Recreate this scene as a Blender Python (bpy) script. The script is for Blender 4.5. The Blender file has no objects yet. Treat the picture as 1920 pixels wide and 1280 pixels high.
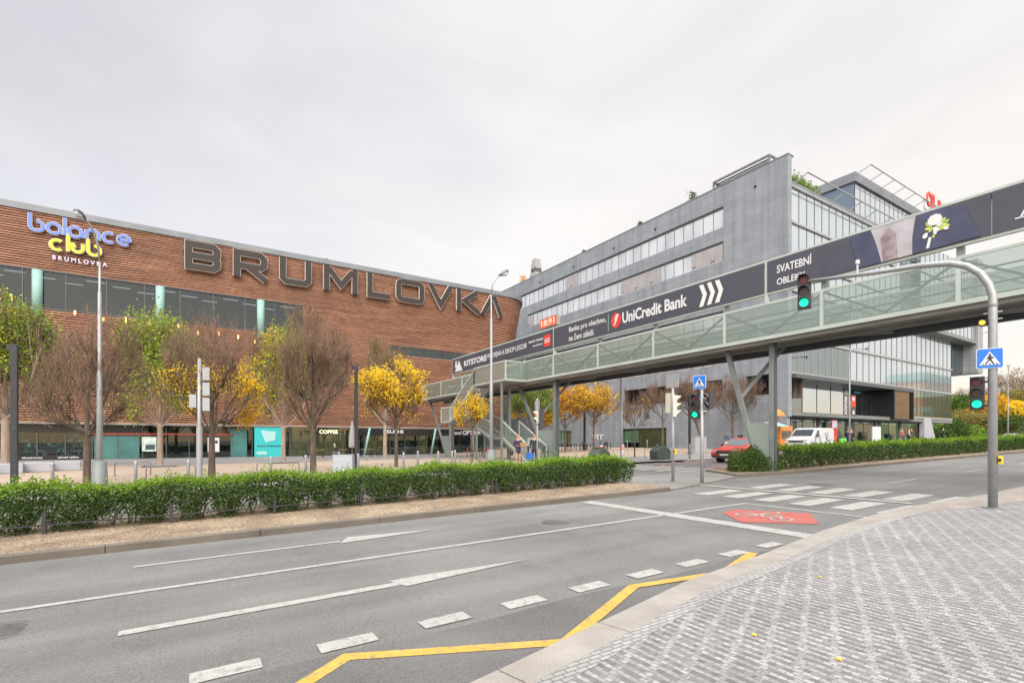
import bpy, bmesh, math, random
from mathutils import Vector, Matrix
R = math.radians
C = bpy.context.scene.collection
sc = bpy.context.scene

# ------------------------------------------------------------ camera, world, sun, exposure
F, TH, H, S, HZ = 940., R(57.6), 1.8, .02, 826
st, ct = math.sin(TH), math.cos(TH)
cam = bpy.data.cameras.new('camera'); co = bpy.data.objects.new('camera', cam); C.objects.link(co)
cam.lens = F/1920*36; cam.sensor_width = 36; cam.shift_y = 186/1920; cam.clip_end = 3000; cam.clip_start = .05
co.location = (0, 0, H); co.rotation_euler = (R(90), 0, -(R(90)-TH))
sc.camera = co
w = bpy.data.worlds.new('World'); sc.world = w; w.use_nodes = True
nt = w.node_tree; N = nt.nodes; L = nt.links; N.clear()
SUN_EL, SUN_AZ = R(38), math.atan2(-.55, -.83)      # azimuth clockwise from +Y
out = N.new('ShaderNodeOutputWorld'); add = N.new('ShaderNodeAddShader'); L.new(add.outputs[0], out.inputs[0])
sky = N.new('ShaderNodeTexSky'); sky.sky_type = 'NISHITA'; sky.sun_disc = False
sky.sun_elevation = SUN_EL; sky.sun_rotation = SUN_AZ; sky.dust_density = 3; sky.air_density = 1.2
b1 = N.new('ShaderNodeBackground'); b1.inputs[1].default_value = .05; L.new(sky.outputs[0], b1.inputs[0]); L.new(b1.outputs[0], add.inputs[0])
tc = N.new('ShaderNodeTexCoord'); sep = N.new('ShaderNodeSeparateXYZ'); L.new(tc.outputs['Generated'], sep.inputs[0])
def ramp(nt, pts, src):
    r = nt.nodes.new('ShaderNodeValToRGB'); e = r.color_ramp.elements
    e[0].position, e[0].color = pts[0][0], (*pts[0][1], 1); e[1].position, e[1].color = pts[-1][0], (*pts[-1][1], 1)
    for p, c in pts[1:-1]:
        x = e.new(p); x.color = (*c, 1)
    nt.links.new(src, r.inputs[0]); return r
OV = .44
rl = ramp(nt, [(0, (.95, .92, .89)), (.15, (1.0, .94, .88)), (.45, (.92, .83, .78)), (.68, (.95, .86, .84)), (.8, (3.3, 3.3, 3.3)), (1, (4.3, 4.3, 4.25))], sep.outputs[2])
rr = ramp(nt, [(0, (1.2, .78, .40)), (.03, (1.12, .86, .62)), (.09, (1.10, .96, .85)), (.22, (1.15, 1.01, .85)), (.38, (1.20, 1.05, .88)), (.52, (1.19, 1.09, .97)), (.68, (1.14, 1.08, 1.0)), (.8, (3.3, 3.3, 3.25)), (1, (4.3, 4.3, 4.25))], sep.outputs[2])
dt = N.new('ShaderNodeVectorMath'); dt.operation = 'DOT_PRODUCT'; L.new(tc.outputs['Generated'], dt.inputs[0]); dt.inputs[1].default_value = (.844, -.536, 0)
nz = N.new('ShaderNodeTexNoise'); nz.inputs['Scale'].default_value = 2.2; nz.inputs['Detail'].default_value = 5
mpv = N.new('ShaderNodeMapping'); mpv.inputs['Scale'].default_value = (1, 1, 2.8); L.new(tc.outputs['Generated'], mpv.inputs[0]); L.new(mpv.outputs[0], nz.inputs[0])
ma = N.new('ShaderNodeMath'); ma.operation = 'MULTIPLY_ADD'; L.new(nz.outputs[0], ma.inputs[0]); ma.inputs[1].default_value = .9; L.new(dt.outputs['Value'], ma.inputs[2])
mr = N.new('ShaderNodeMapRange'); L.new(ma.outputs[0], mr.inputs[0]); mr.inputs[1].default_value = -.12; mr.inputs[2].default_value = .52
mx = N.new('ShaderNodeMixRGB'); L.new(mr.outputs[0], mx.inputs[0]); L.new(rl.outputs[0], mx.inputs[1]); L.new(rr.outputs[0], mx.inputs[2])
fw = N.new('ShaderNodeVectorMath'); fw.operation = 'DOT_PRODUCT'; L.new(tc.outputs['Generated'], fw.inputs[0]); fw.inputs[1].default_value = (-.55, -.83, .1)   # sky boost added on the sun's side, out of view, to light facades
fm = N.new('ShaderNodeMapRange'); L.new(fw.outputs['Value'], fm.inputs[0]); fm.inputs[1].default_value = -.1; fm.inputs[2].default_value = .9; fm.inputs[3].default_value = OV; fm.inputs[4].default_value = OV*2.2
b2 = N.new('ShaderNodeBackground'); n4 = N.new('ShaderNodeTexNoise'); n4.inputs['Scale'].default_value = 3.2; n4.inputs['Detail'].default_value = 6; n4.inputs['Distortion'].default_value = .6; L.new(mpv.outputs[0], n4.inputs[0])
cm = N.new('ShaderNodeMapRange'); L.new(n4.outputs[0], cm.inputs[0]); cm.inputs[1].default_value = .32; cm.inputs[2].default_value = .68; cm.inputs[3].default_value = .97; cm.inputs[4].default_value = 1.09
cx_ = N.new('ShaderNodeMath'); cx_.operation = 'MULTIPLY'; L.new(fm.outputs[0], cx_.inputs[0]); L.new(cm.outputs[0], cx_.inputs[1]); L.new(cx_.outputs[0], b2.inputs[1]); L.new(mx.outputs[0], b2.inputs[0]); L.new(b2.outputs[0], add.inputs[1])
sl = bpy.data.lights.new('sun', 'SUN'); so = bpy.data.objects.new('sun', sl); C.objects.link(so)
sl.energy = 1.3; sl.angle = R(35); sl.color = (1, .95, .88)
sd = Vector((math.sin(SUN_AZ)*math.cos(SUN_EL), math.cos(SUN_AZ)*math.cos(SUN_EL), math.sin(SUN_EL)))
so.rotation_euler = sd.to_track_quat('Z', 'Y').to_euler()
sc.view_settings.view_transform = 'Standard'; sc.view_settings.look = 'None'
sc.view_settings.exposure = 0.62; sc.view_settings.gamma = 1
sc.cycles.max_bounces = 6; sc.cycles.transparent_max_bounces = 24
sc.cycles.diffuse_bounces = 3; sc.cycles.glossy_bounces = 3; sc.cycles.caustics_reflective = False

# ------------------------------------------------------------ ground height
def ss(t):
    t = max(0, min(1, t)); return t*t*(3-2*t)
def G(x, y):
    wt = ss((y-22)/24)*(1-ss((x-20)/22)); return S*max(-60, min(x, 80))*(1-wt)+.12*wt

# ------------------------------------------------------------ materials
def newmat(name):
    m = bpy.data.materials.new(name); m.use_nodes = True
    return m, m.node_tree, m.node_tree.nodes['Principled BSDF']
def M(name, col, rough=.7, metal=0, var=.0, scale=3., bump=0, bscale=40., vscale=(1, 1, 1), emit=None, es=1., spec=.5, col2=None, fine=0):
    m, t, p = newmat(name)
    p.inputs['Base Color'].default_value = (*col, 1); p.inputs['Roughness'].default_value = rough; p.inputs['Metallic'].default_value = metal
    p.inputs['Specular IOR Level'].default_value = spec
    tcn = t.nodes.new('ShaderNodeTexCoord'); mp = t.nodes.new('ShaderNodeMapping'); mp.inputs['Scale'].default_value = vscale
    t.links.new(tcn.outputs['Object'], mp.inputs[0])
    if var or col2:
        n = t.nodes.new('ShaderNodeTexNoise'); n.inputs['Scale'].default_value = scale; n.inputs['Detail'].default_value = 6; t.links.new(mp.outputs[0], n.inputs[0])
        src = n.outputs[0]
        if fine:
            n2 = t.nodes.new('ShaderNodeTexNoise'); n2.inputs['Scale'].default_value = fine; n2.inputs['Detail'].default_value = 3; t.links.new(mp.outputs[0], n2.inputs[0])
            a = t.nodes.new('ShaderNodeMath'); a.operation = 'ADD'; t.links.new(n.outputs[0], a.inputs[0]); t.links.new(n2.outputs[0], a.inputs[1])
            a2 = t.nodes.new('ShaderNodeMath'); a2.operation = 'MULTIPLY'; a2.inputs[1].default_value = .5; t.links.new(a.outputs[0], a2.inputs[0]); src = a2.outputs[0]
        c2 = col2 or tuple(min(1, c*(1+var)) for c in col); c1 = col if col2 else tuple(c*(1-var) for c in col)
        r = ramp(t, [(.34, c1), (.66, c2)], src); t.links.new(r.outputs[0], p.inputs['Base Color'])
    if bump:
        n3 = t.nodes.new('ShaderNodeTexNoise'); n3.inputs['Scale'].default_value = bscale; n3.inputs['Detail'].default_value = 4; t.links.new(mp.outputs[0], n3.inputs[0])
        b = t.nodes.new('ShaderNodeBump'); b.inputs['Strength'].default_value = bump; b.inputs['Distance'].default_value = .02; t.links.new(n3.outputs[0], b.inputs['Height']); t.links.new(b.outputs[0], p.inputs['Normal'])
    if emit:
        p.inputs['Emission Color'].default_value = (*emit, 1); p.inputs['Emission Strength'].default_value = es
    return m
def glass(name, tint, refl=.35, rough=.03, diff=None, dfac=.0, fmax=.9):
    m = bpy.data.materials.new(name); m.use_nodes = True; t = m.node_tree; t.nodes.clear()
    o = t.nodes.new('ShaderNodeOutputMaterial'); tr = t.nodes.new('ShaderNodeBsdfTransparent'); tr.inputs[0].default_value = (*tint, 1)
    gl = t.nodes.new('ShaderNodeBsdfGlossy'); gl.inputs['Roughness'].default_value = rough; gl.inputs[0].default_value = (.82, .92, .95, 1)
    fr = t.nodes.new('ShaderNodeLayerWeight'); fr.inputs[0].default_value = .35
    mr = t.nodes.new('ShaderNodeMapRange'); mr.inputs[3].default_value = refl; mr.inputs[4].default_value = fmax; t.links.new(fr.outputs['Fresnel'], mr.inputs[0])
    mix = t.nodes.new('ShaderNodeMixShader'); t.links.new(mr.outputs[0], mix.inputs[0]); t.links.new(tr.outputs[0], mix.inputs[1]); t.links.new(gl.outputs[0], mix.inputs[2])
    last = mix
    if diff:
        d = t.nodes.new('ShaderNodeBsdfDiffuse'); d.inputs[0].default_value = (*diff, 1)
        m2 = t.nodes.new('ShaderNodeMixShader'); m2.inputs[0].default_value = dfac; t.links.new(mix.outputs[0], m2.inputs[1]); t.links.new(d.outputs[0], m2.inputs[2]); last = m2
    t.links.new(last.outputs[0], o.inputs[0]); return m
def leafmat(name, c1, c2, scale=9., tr=.3):
    m, t, p = newmat(name); o = t.nodes['Material Output']
    tcn = t.nodes.new('ShaderNodeTexCoord'); n = t.nodes.new('ShaderNodeTexNoise'); n.inputs['Scale'].default_value = scale; n.inputs['Detail'].default_value = 2
    t.links.new(tcn.outputs['Object'], n.inputs[0]); r = ramp(t, [(.32, c1), (.68, c2)], n.outputs[0]); t.links.new(r.outputs[0], p.inputs['Base Color'])
    p.inputs['Roughness'].default_value = .6; p.inputs['Specular IOR Level'].default_value = .25
    tl = t.nodes.new('ShaderNodeBsdfTranslucent'); t.links.new(r.outputs[0], tl.inputs[0])
    mi = t.nodes.new('ShaderNodeMixShader'); mi.inputs[0].default_value = tr; t.links.new(p.outputs[0], mi.inputs[1]); t.links.new(tl.outputs[0], mi.inputs[2]); t.links.new(mi.outputs[0], o.inputs[0])
    return m
def brickmat(name, c1, c2, mortar, bw, bh, ms, axes='YZ', rough=.7, off=.5, bump=.3, rot=0, stain=.12):
    m, t, p = newmat(name)
    tcn = t.nodes.new('ShaderNodeTexCoord'); sp = t.nodes.new('ShaderNodeSeparateXYZ'); t.links.new(tcn.outputs['Object'], sp.inputs[0])
    cb = t.nodes.new('ShaderNodeCombineXYZ'); ix = {'X': 0, 'Y': 1, 'Z': 2}
    t.links.new(sp.outputs[ix[axes[0]]], cb.inputs[0]); t.links.new(sp.outputs[ix[axes[1]]], cb.inputs[1])
    mp = t.nodes.new('ShaderNodeMapping'); mp.inputs['Rotation'].default_value = (0, 0, rot); t.links.new(cb.outputs[0], mp.inputs[0])
    b = t.nodes.new('ShaderNodeTexBrick'); b.offset = off; t.links.new(mp.outputs[0], b.inputs[0])
    b.inputs['Color1'].default_value = (*c1, 1); b.inputs['Color2'].default_value = (*c2, 1); b.inputs['Mortar'].default_value = (*mortar, 1)
    b.inputs['Scale'].default_value = 1; b.inputs['Mortar Size'].default_value = ms; b.inputs['Brick Width'].default_value = bw; b.inputs['Row Height'].default_value = bh
    n = t.nodes.new('ShaderNodeTexNoise'); n.inputs['Scale'].default_value = .6; n.inputs['Detail'].default_value = 8; t.links.new(tcn.outputs['Object'], n.inputs[0])
    r = ramp(t, [(.3, (1-stain*1.6,)*3), (.7, (1+stain,)*3)], n.outputs[0])
    mu = t.nodes.new('ShaderNodeMixRGB'); mu.blend_type = 'MULTIPLY'; mu.inputs[0].default_value = 1; t.links.new(b.outputs[0], mu.inputs[1]); t.links.new(r.outputs[0], mu.inputs[2])
    if axes[1] == 'Z':      # rain streaks down the wall
        m2 = t.nodes.new('ShaderNodeMapping'); m2.inputs['Scale'].default_value = (1.6, 1.6, .09); t.links.new(tcn.outputs['Object'], m2.inputs[0]); n2 = t.nodes.new('ShaderNodeTexNoise'); n2.inputs['Scale'].default_value = 1; n2.inputs['Detail'].default_value = 7; t.links.new(m2.outputs[0], n2.inputs[0])
        r2 = ramp(t, [(.36, (.84, .84, .85)), (.52, (1, 1, 1)), (.7, (1.07, 1.07, 1.08))], n2.outputs[0]); m3 = t.nodes.new('ShaderNodeMixRGB'); m3.blend_type = 'MULTIPLY'; m3.inputs[0].default_value = 1; t.links.new(mu.outputs[0], m3.inputs[1]); t.links.new(r2.outputs[0], m3.inputs[2]); mu = m3
    t.links.new(mu.outputs[0], p.inputs['Base Color']); p.inputs['Roughness'].default_value = rough
    if bump:
        bp = t.nodes.new('ShaderNodeBump'); bp.inputs['Strength'].default_value = bump; bp.inputs['Distance'].default_value = -.01; t.links.new(b.outputs['Fac'], bp.inputs['Height']); t.links.new(bp.outputs[0], p.inputs['Normal'])
    return m

K = {}
K['asphalt'] = M('asphalt', (.112, .109, .107), .85, var=.0, scale=.35, col2=(.172, .167, .160), fine=90, bump=.5, bscale=160)
def asphalt():
    m, t, p = newmat('road_asphalt'); lk = t.links.new; tcn = t.nodes.new('ShaderNodeTexCoord')
    def noise(sc_, det, vs=(1, 1, 1)):
        mp = t.nodes.new('ShaderNodeMapping'); mp.inputs['Scale'].default_value = vs; lk(tcn.outputs['Object'], mp.inputs[0]); n = t.nodes.new('ShaderNodeTexNoise'); n.inputs['Scale'].default_value = sc_; n.inputs['Detail'].default_value = det; lk(mp.outputs[0], n.inputs[0]); return n.outputs[0]
    def mul(a, b):
        n = t.nodes.new('ShaderNodeMixRGB'); n.blend_type = 'MULTIPLY'; n.inputs[0].default_value = 1; lk(a, n.inputs[1]); lk(b, n.inputs[2]); return n.outputs[0]
    c = ramp(t, [(.3, (.118, .115, .112)), (.7, (.172, .168, .162))], noise(.45, 8)).outputs[0]
    c = mul(c, ramp(t, [(.35, (.86, .86, .87)), (.65, (1.12, 1.11, 1.09))], noise(1., 5, (.07, 1.5, 1))).outputs[0])      # bands along the lanes
    c = mul(c, ramp(t, [(.30, (.68, .68, .69)), (.5, (1, 1, 1)), (.72, (1.3, 1.28, 1.25))], noise(55, 4)).outputs[0])
    v = t.nodes.new('ShaderNodeTexVoronoi'); v.feature = 'DISTANCE_TO_EDGE'; v.inputs['Scale'].default_value = .22; wv = t.nodes.new('ShaderNodeVectorMath'); wv.operation = 'MULTIPLY_ADD'; nn = t.nodes.new('ShaderNodeTexNoise'); nn.inputs['Scale'].default_value = 1.5; nn.inputs['Detail'].default_value = 6; lk(tcn.outputs['Object'], nn.inputs[0]); lk(nn.outputs['Color'], wv.inputs[0]); wv.inputs[1].default_value = (1.6, 1.6, 0); lk(tcn.outputs['Object'], wv.inputs[2]); lk(wv.outputs[0], v.inputs[0])
    c = mul(c, ramp(t, [(.0, (.80, .79, .78)), (.002, (.90, .90, .90)), (.0035, (1, 1, 1))], v.outputs['Distance']).outputs[0])
    c = mul(c, ramp(t, [(.58, (1, 1, 1)), (.72, (.88, .87, .86))], noise(1.7, 3)).outputs[0])                              # faint stains
    lk(c, p.inputs['Base Color']); p.inputs['Roughness'].default_value = .85
    b = t.nodes.new('ShaderNodeBump'); b.inputs['Strength'].default_value = .5; b.inputs['Distance'].default_value = .02; lk(noise(150, 3), b.inputs['Height']); lk(b.outputs[0], p.inputs['Normal']); return m
K['asphalt'] = asphalt()
def wornpaint(name, c1, c2, under=(.14, .137, .132)):
    m = M(name, c1, .7, scale=5, col2=c2, fine=60); t = m.node_tree; p = t.nodes['Principled BSDF']; src = p.inputs['Base Color'].links[0].from_socket
    tcn = t.nodes.new('ShaderNodeTexCoord'); n = t.nodes.new('ShaderNodeTexNoise'); n.inputs['Scale'].default_value = 14; n.inputs['Detail'].default_value = 8; n.inputs['Roughness'].default_value = .75; t.links.new(tcn.outputs['Object'], n.inputs[0])
    r = ramp(t, [(.34, (.15, .15, .15)), (.50, (1, 1, 1))], n.outputs[0]); mx = t.nodes.new('ShaderNodeMixRGB'); t.links.new(r.outputs[0], mx.inputs[0]); mx.inputs[1].default_value = (*under, 1); t.links.new(src, mx.inputs[2]); t.links.new(mx.outputs[0], p.inputs['Base Color']); return m
K['paint'] = M('road_paint', (.27, .26, .245), .7, scale=5, col2=(.36, .35, .335), fine=60)
K['yellowpaint'] = M('yellow_paint', (.42, .24, .03), .7, scale=3, col2=(.52, .33, .06), fine=70)
K['paint'] = wornpaint('road_paint', (.28, .27, .25), (.37, .36, .34)); K['yellowpaint'] = wornpaint('yellow_paint', (.42, .24, .03), (.52, .33, .06)); K['redpaint'] = wornpaint('red_paint', (.30, .05, .038), (.40, .10, .075))
K['fadedred'] = M('faded_red', (.22, .13, .12), .8, var=.12)
K['kerb'] = M('granite_kerb', (.20, .18, .158), .8, scale=2.2, col2=(.33, .30, .27), fine=90, bump=.3, bscale=60)
K['kerbdark'] = M('weathered_kerb', (.085, .074, .06), .85, scale=1.5, col2=(.16, .14, .115), fine=50)
K['gravel'] = M('gravel', (.13, .085, .05), .95, scale=26, col2=(.42, .31, .21), fine=70, bump=1, bscale=45)
K['plaza'] = M('compacted_sand', (.30, .225, .17), .95, scale=.25, col2=(.38, .30, .235), fine=14)
K['slab'] = brickmat('grey_paving', (.20, .19, .185), (.25, .24, .235), (.17, .165, .16), .6, .3, .012, 'XY')
K['palesett'] = brickmat('pale_setts', (.26, .25, .245), (.33, .32, .31), (.13, .125, .12), .11, .052, .006, 'XY'); K['cobble'] = brickmat('island_cobbles', (.26, .24, .225), (.20, .185, .175), (.15, .145, .14), .11, .11, .012, 'XY')
K['beige'] = brickmat('beige_flags', (.27, .225, .20), (.32, .275, .25), (.24, .2, .18), .4, .4, .01, 'XY')
K['granite'] = brickmat('grey_stone', (.222, .246, .276), (.250, .274, .305), (.15, .16, .175), 1.5, .75, .012, 'YZ', stain=.06, bump=.2)
K['granitex'] = brickmat('grey_stone_front', (.27, .285, .305), (.32, .335, .355), (.15, .16, .175), 1.5, .75, .012, 'XZ', stain=.06, bump=.2)
K['ground'] = M('ground', (.16, .16, .13), .95, scale=.1, col2=(.24, .22, .18))
K['galv'] = M('galvanised_steel', (.30, .31, .32), .5, .4, scale=2, col2=(.38, .39, .40), fine=20)
K['greysteel'] = M('painted_grey_steel', (.155, .175, .168), .5, .1, scale=1.5, col2=(.20, .22, .213))
K['dsteel'] = M('dark_steel', (.035, .038, .045), .45, .2, var=.1)
K['bridge'] = M('grey_green_paint', (.22, .262, .24), .5, .1, scale=.8, col2=(.27, .315, .29))
K['bridge2'] = M('pale_green_paint', (.37, .42, .385), .5, .0, scale=.8, col2=(.43, .48, .44))
K['soffit'] = M('bridge_soffit', (.20, .19, .175), .7, .1, scale=.7, col2=(.27, .255, .235))
K['bglass'] = glass('bridge_panel_glass', (.66, .72, .68), .10, .25, (.29, .345, .31), .36)
K['bill'] = M('banner_vinyl', (.060, .062, .082), .5, var=.05, scale=.8)
K['white'] = M('white_lettering', (.62, .62, .64), .5, var=.03)
K['black'] = M('black_gloss', (.012, .012, .014), .3)
K['rubber'] = M('rubber', (.02, .02, .02), .8)
K['slat'] = M('copper_batten', (.215, .092, .056), .6, scale=.9, col2=(.45, .235, .150), vscale=(.35, 1, 3.0), fine=5)
_t = K['slat'].node_tree; _p = _t.nodes['Principled BSDF']; _s = _p.inputs['Base Color'].links[0].from_socket; _c = _t.nodes.new('ShaderNodeTexCoord'); _sp = _t.nodes.new('ShaderNodeSeparateXYZ'); _t.links.new(_c.outputs['Object'], _sp.inputs[0])
_cb = _t.nodes.new('ShaderNodeCombineXYZ'); _t.links.new(_sp.outputs[0], _cb.inputs[0]); _t.links.new(_sp.outputs[2], _cb.inputs[1]); _b = _t.nodes.new('ShaderNodeTexBrick'); _t.links.new(_cb.outputs[0], _b.inputs[0]); _b.offset = .37
for _k, _v in (('Color1', .86), ('Color2', 1.10), ('Mortar', .70)): _b.inputs[_k].default_value = (_v, _v, _v, 1)
_b.inputs['Scale'].default_value = 1; _b.inputs['Brick Width'].default_value = 3.9; _b.inputs['Row Height'].default_value = 1.2; _b.inputs['Mortar Size'].default_value = .012
_m = _t.nodes.new('ShaderNodeMixRGB'); _m.blend_type = 'MULTIPLY'; _m.inputs[0].default_value = 1; _t.links.new(_s, _m.inputs[1]); _t.links.new(_b.outputs[0], _m.inputs[2]); _t.links.new(_m.outputs[0], _p.inputs['Base Color'])
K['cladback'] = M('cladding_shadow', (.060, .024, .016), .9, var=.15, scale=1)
K['parapet'] = M('zinc_parapet', (.17, .185, .21), .55, .2, scale=.5, col2=(.22, .235, .26))
K['dglass'] = glass('dark_window_glass', (.42, .46, .46), .05, .02, fmax=.42)
K['shopglass'] = glass('shop_window_glass', (.34, .56, .56), .06, .02, fmax=.45)
K['skyglass'] = M('curtain_wall_glass', (.62, .68, .73), .06, .75, var=.03, scale=.4, spec=.8)
K['tealglass'] = glass('teal_glass', (.27, .50, .50), .38, .02, fmax=.85)
K['mull'] = M('mullion', (.10, .11, .12), .4, .4)
K['mull2'] = M('silver_mullion', (.38, .40, .41), .4, .4)
K['teal'] = M('pale_teal_column', (.25, .42, .385), .6, var=.06)
K['darkin'] = M('dark_interior', (.025, .028, .03), .9, scale=.30, col2=(.17, .14, .11), vscale=(1, 1, 1.6), fine=1.3)  # warm mottling stands in for reflections in the upper windows
K['shopin'] = M('shop_interior', (.015, .03, .032), .9, scale=2.2, col2=(.09, .12, .115), fine=9)
K['warmin'] = M('warm_interior', (.20, .10, .04), .9, scale=1.5, col2=(.50, .30, .12), emit=(.9, .5, .2), es=.12)
K['letter'] = M('letter_face', (.028, .020, .018), .6, var=.1, scale=2)
K['lrim'] = M('letter_rim', (.55, .50, .46), .5)
K['blue'] = M('blue_sign_face', (.11, .20, .66), .5, emit=(.17, .30, .85), es=.05)
K['lime'] = M('lime_sign_face', (.48, .56, .015), .5, emit=(.6, .7, .03), es=.05)
K['lilac'] = M('lilac_letters', (.62, .58, .75), .5)
K['redtrim'] = M('red_fascia_strip', (.34, .05, .035), .6, var=.15); K['red'] = M('red_sign', (.60, .05, .025), .5, var=.04)
K['signblue'] = M('traffic_sign_blue', (.01, .15, .62), .4)
K['signwhite'] = M('traffic_sign_white', (.60, .61, .63), .45)
K['cyan'] = M('cyan_poster', (.03, .42, .43), .5, emit=(.05, .6, .6), es=.05)
K['green_on'] = M('green_lamp', (.0, .7, .4), .4, emit=(.0, .60, .27), es=1.2)
K['red_off'] = M('red_lens', (.10, .01, .012), .3)
K['amber_off'] = M('amber_lens', (.05, .02, .01), .3)
K['red_on'] = M('red_lamp_dim', (.5, .03, .03), .4, emit=(.8, .05, .04), es=.35)
K['amber_on'] = M('amber_lamp', (.8, .3, .02), .4, emit=(1, .42, .04), es=1.0)
K['cream'] = M('cream_housing', (.55, .54, .45), .5, var=.04)
K['bark'] = M('bark', (.075, .058, .045), .9, scale=6, col2=(.14, .11, .085), vscale=(1, 1, .25), bump=.6, bscale=30)
K['bark2'] = M('pale_bark', (.26, .20, .16), .9, scale=5, col2=(.38, .31, .26), vscale=(1, 1, .25))
K['twig'] = M('twigs', (.105, .066, .046), .9, scale=2, col2=(.24, .155, .11))
K['lyellow'] = leafmat('yellow_leaves', (.70, .42, .01), (.92, .70, .05), 7)
K['lorange'] = leafmat('orange_leaves', (.62, .27, .01), (.82, .50, .03), 7)
K['lgreen'] = leafmat('green_leaves', (.07, .15, .025), (.26, .36, .05), 6)
K['llime'] = leafmat('yellow_green_leaves', (.16, .27, .03), (.46, .50, .06), 5)
K['lolive'] = leafmat('olive_leaves', (.15, .13, .035), (.34, .27, .07), 5)
K['lrusset'] = leafmat('russet_buds', (.17, .095, .045), (.36, .23, .12), 5); K['lbrown'] = leafmat('brown_leaves', (.16, .085, .03), (.40, .24, .07), 5)
K['hedge'] = leafmat('hedge_leaves', (.026, .055, .014), (.085, .15, .03), 14, .2)
K['hedgetip'] = leafmat('hedge_shoots', (.10, .21, .015), (.26, .40, .035), 10, .35)
K['hedgedk'] = leafmat('juniper_leaves', (.03, .07, .015), (.09, .15, .03), 10, .2)
K['van'] = M('white_van_paint', (.50, .52, .54), .25, 0, var=.02)
K['carred'] = M('red_car_paint', (.55, .06, .04), .25, .1, var=.05)
K['silver'] = M('silver_car_paint', (.55, .57, .60), .25, .5)
K['cglass'] = M('vehicle_glass', (.03, .04, .05), .05, spec=1.)
K['plastic'] = M('dark_plastic', (.04, .042, .045), .6)
K['lampglass'] = M('headlamp', (.6, .62, .65), .1, .3)
K['skin'] = M('skin', (.50, .28, .20), .6, spec=.3)
K['yellowbox'] = M('yellow_box', (.75, .50, .02), .4)
K['wood'] = M('wood', (.30, .20, .12), .7, var=.2, scale=5)
K['wedge'] = M('white_cladding', (.36, .37, .42), .5, var=.03)
K['concrete'] = M('pale_concrete', (.34, .33, .33), .8, var=.06)
K['cabinet'] = M('grey_cabinet', (.36, .39, .42), .5, var=.04)
K['planter'] = M('dark_planter', (.055, .07, .065), .7, var=.15)
K['suit'] = M('navy_print', (.040, .046, .088), .5, scale=1.2, col2=(.062, .070, .125))
K['suitdk'] = M('dark_suit_print', (.045, .048, .068), .5, scale=1.2, col2=(.06, .065, .095))
K['shirt'] = M('shirt_print', (.34, .32, .35), .5, scale=2, col2=(.46, .44, .47))
K['tie'] = M('pink_tie_print', (.20, .15, .165), .5, scale=3, col2=(.36, .29, .31))
K['pale'] = M('pale_petal_print', (.66, .66, .64), .5)
K['limeprint'] = M('green_leaf_print', (.33, .43, .08), .5, scale=8, col2=(.52, .60, .16))

def chips(name, cols, scale):
    m, t, p = newmat(name); tcn = t.nodes.new('ShaderNodeTexCoord'); v = t.nodes.new('ShaderNodeTexVoronoi'); v.inputs['Scale'].default_value = scale
    t.links.new(tcn.outputs['Object'], v.inputs[0]); sp = t.nodes.new('ShaderNodeSeparateColor'); t.links.new(v.outputs['Color'], sp.inputs[0])
    r = ramp(t, [(i/(len(cols)-1), c) for i, c in enumerate(cols)], sp.outputs[0]); n = t.nodes.new('ShaderNodeTexNoise'); n.inputs['Scale'].default_value = 1.3; n.inputs['Detail'].default_value = 5; t.links.new(tcn.outputs['Object'], n.inputs[0])
    r2 = ramp(t, [(.35, (.66, .60, .56)), (.65, (1.1, 1.06, 1.0))], n.outputs[0]); mu = t.nodes.new('ShaderNodeMixRGB'); mu.blend_type = 'MULTIPLY'; mu.inputs[0].default_value = 1; t.links.new(r.outputs[0], mu.inputs[1]); t.links.new(r2.outputs[0], mu.inputs[2])
    t.links.new(mu.outputs[0], p.inputs['Base Color']); p.inputs['Roughness'].default_value = .9
    b = t.nodes.new('ShaderNodeBump'); b.inputs['Strength'].default_value = .9; b.inputs['Distance'].default_value = .03; t.links.new(v.outputs['Distance'], b.inputs['Height']); b.invert = True; t.links.new(b.outputs[0], p.inputs['Normal']); return m
K['gravel'] = chips('gravel', [(.09, .065, .045), (.27, .20, .14), (.38, .32, .24), (.26, .17, .10), (.48, .42, .34)], 36)
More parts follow.
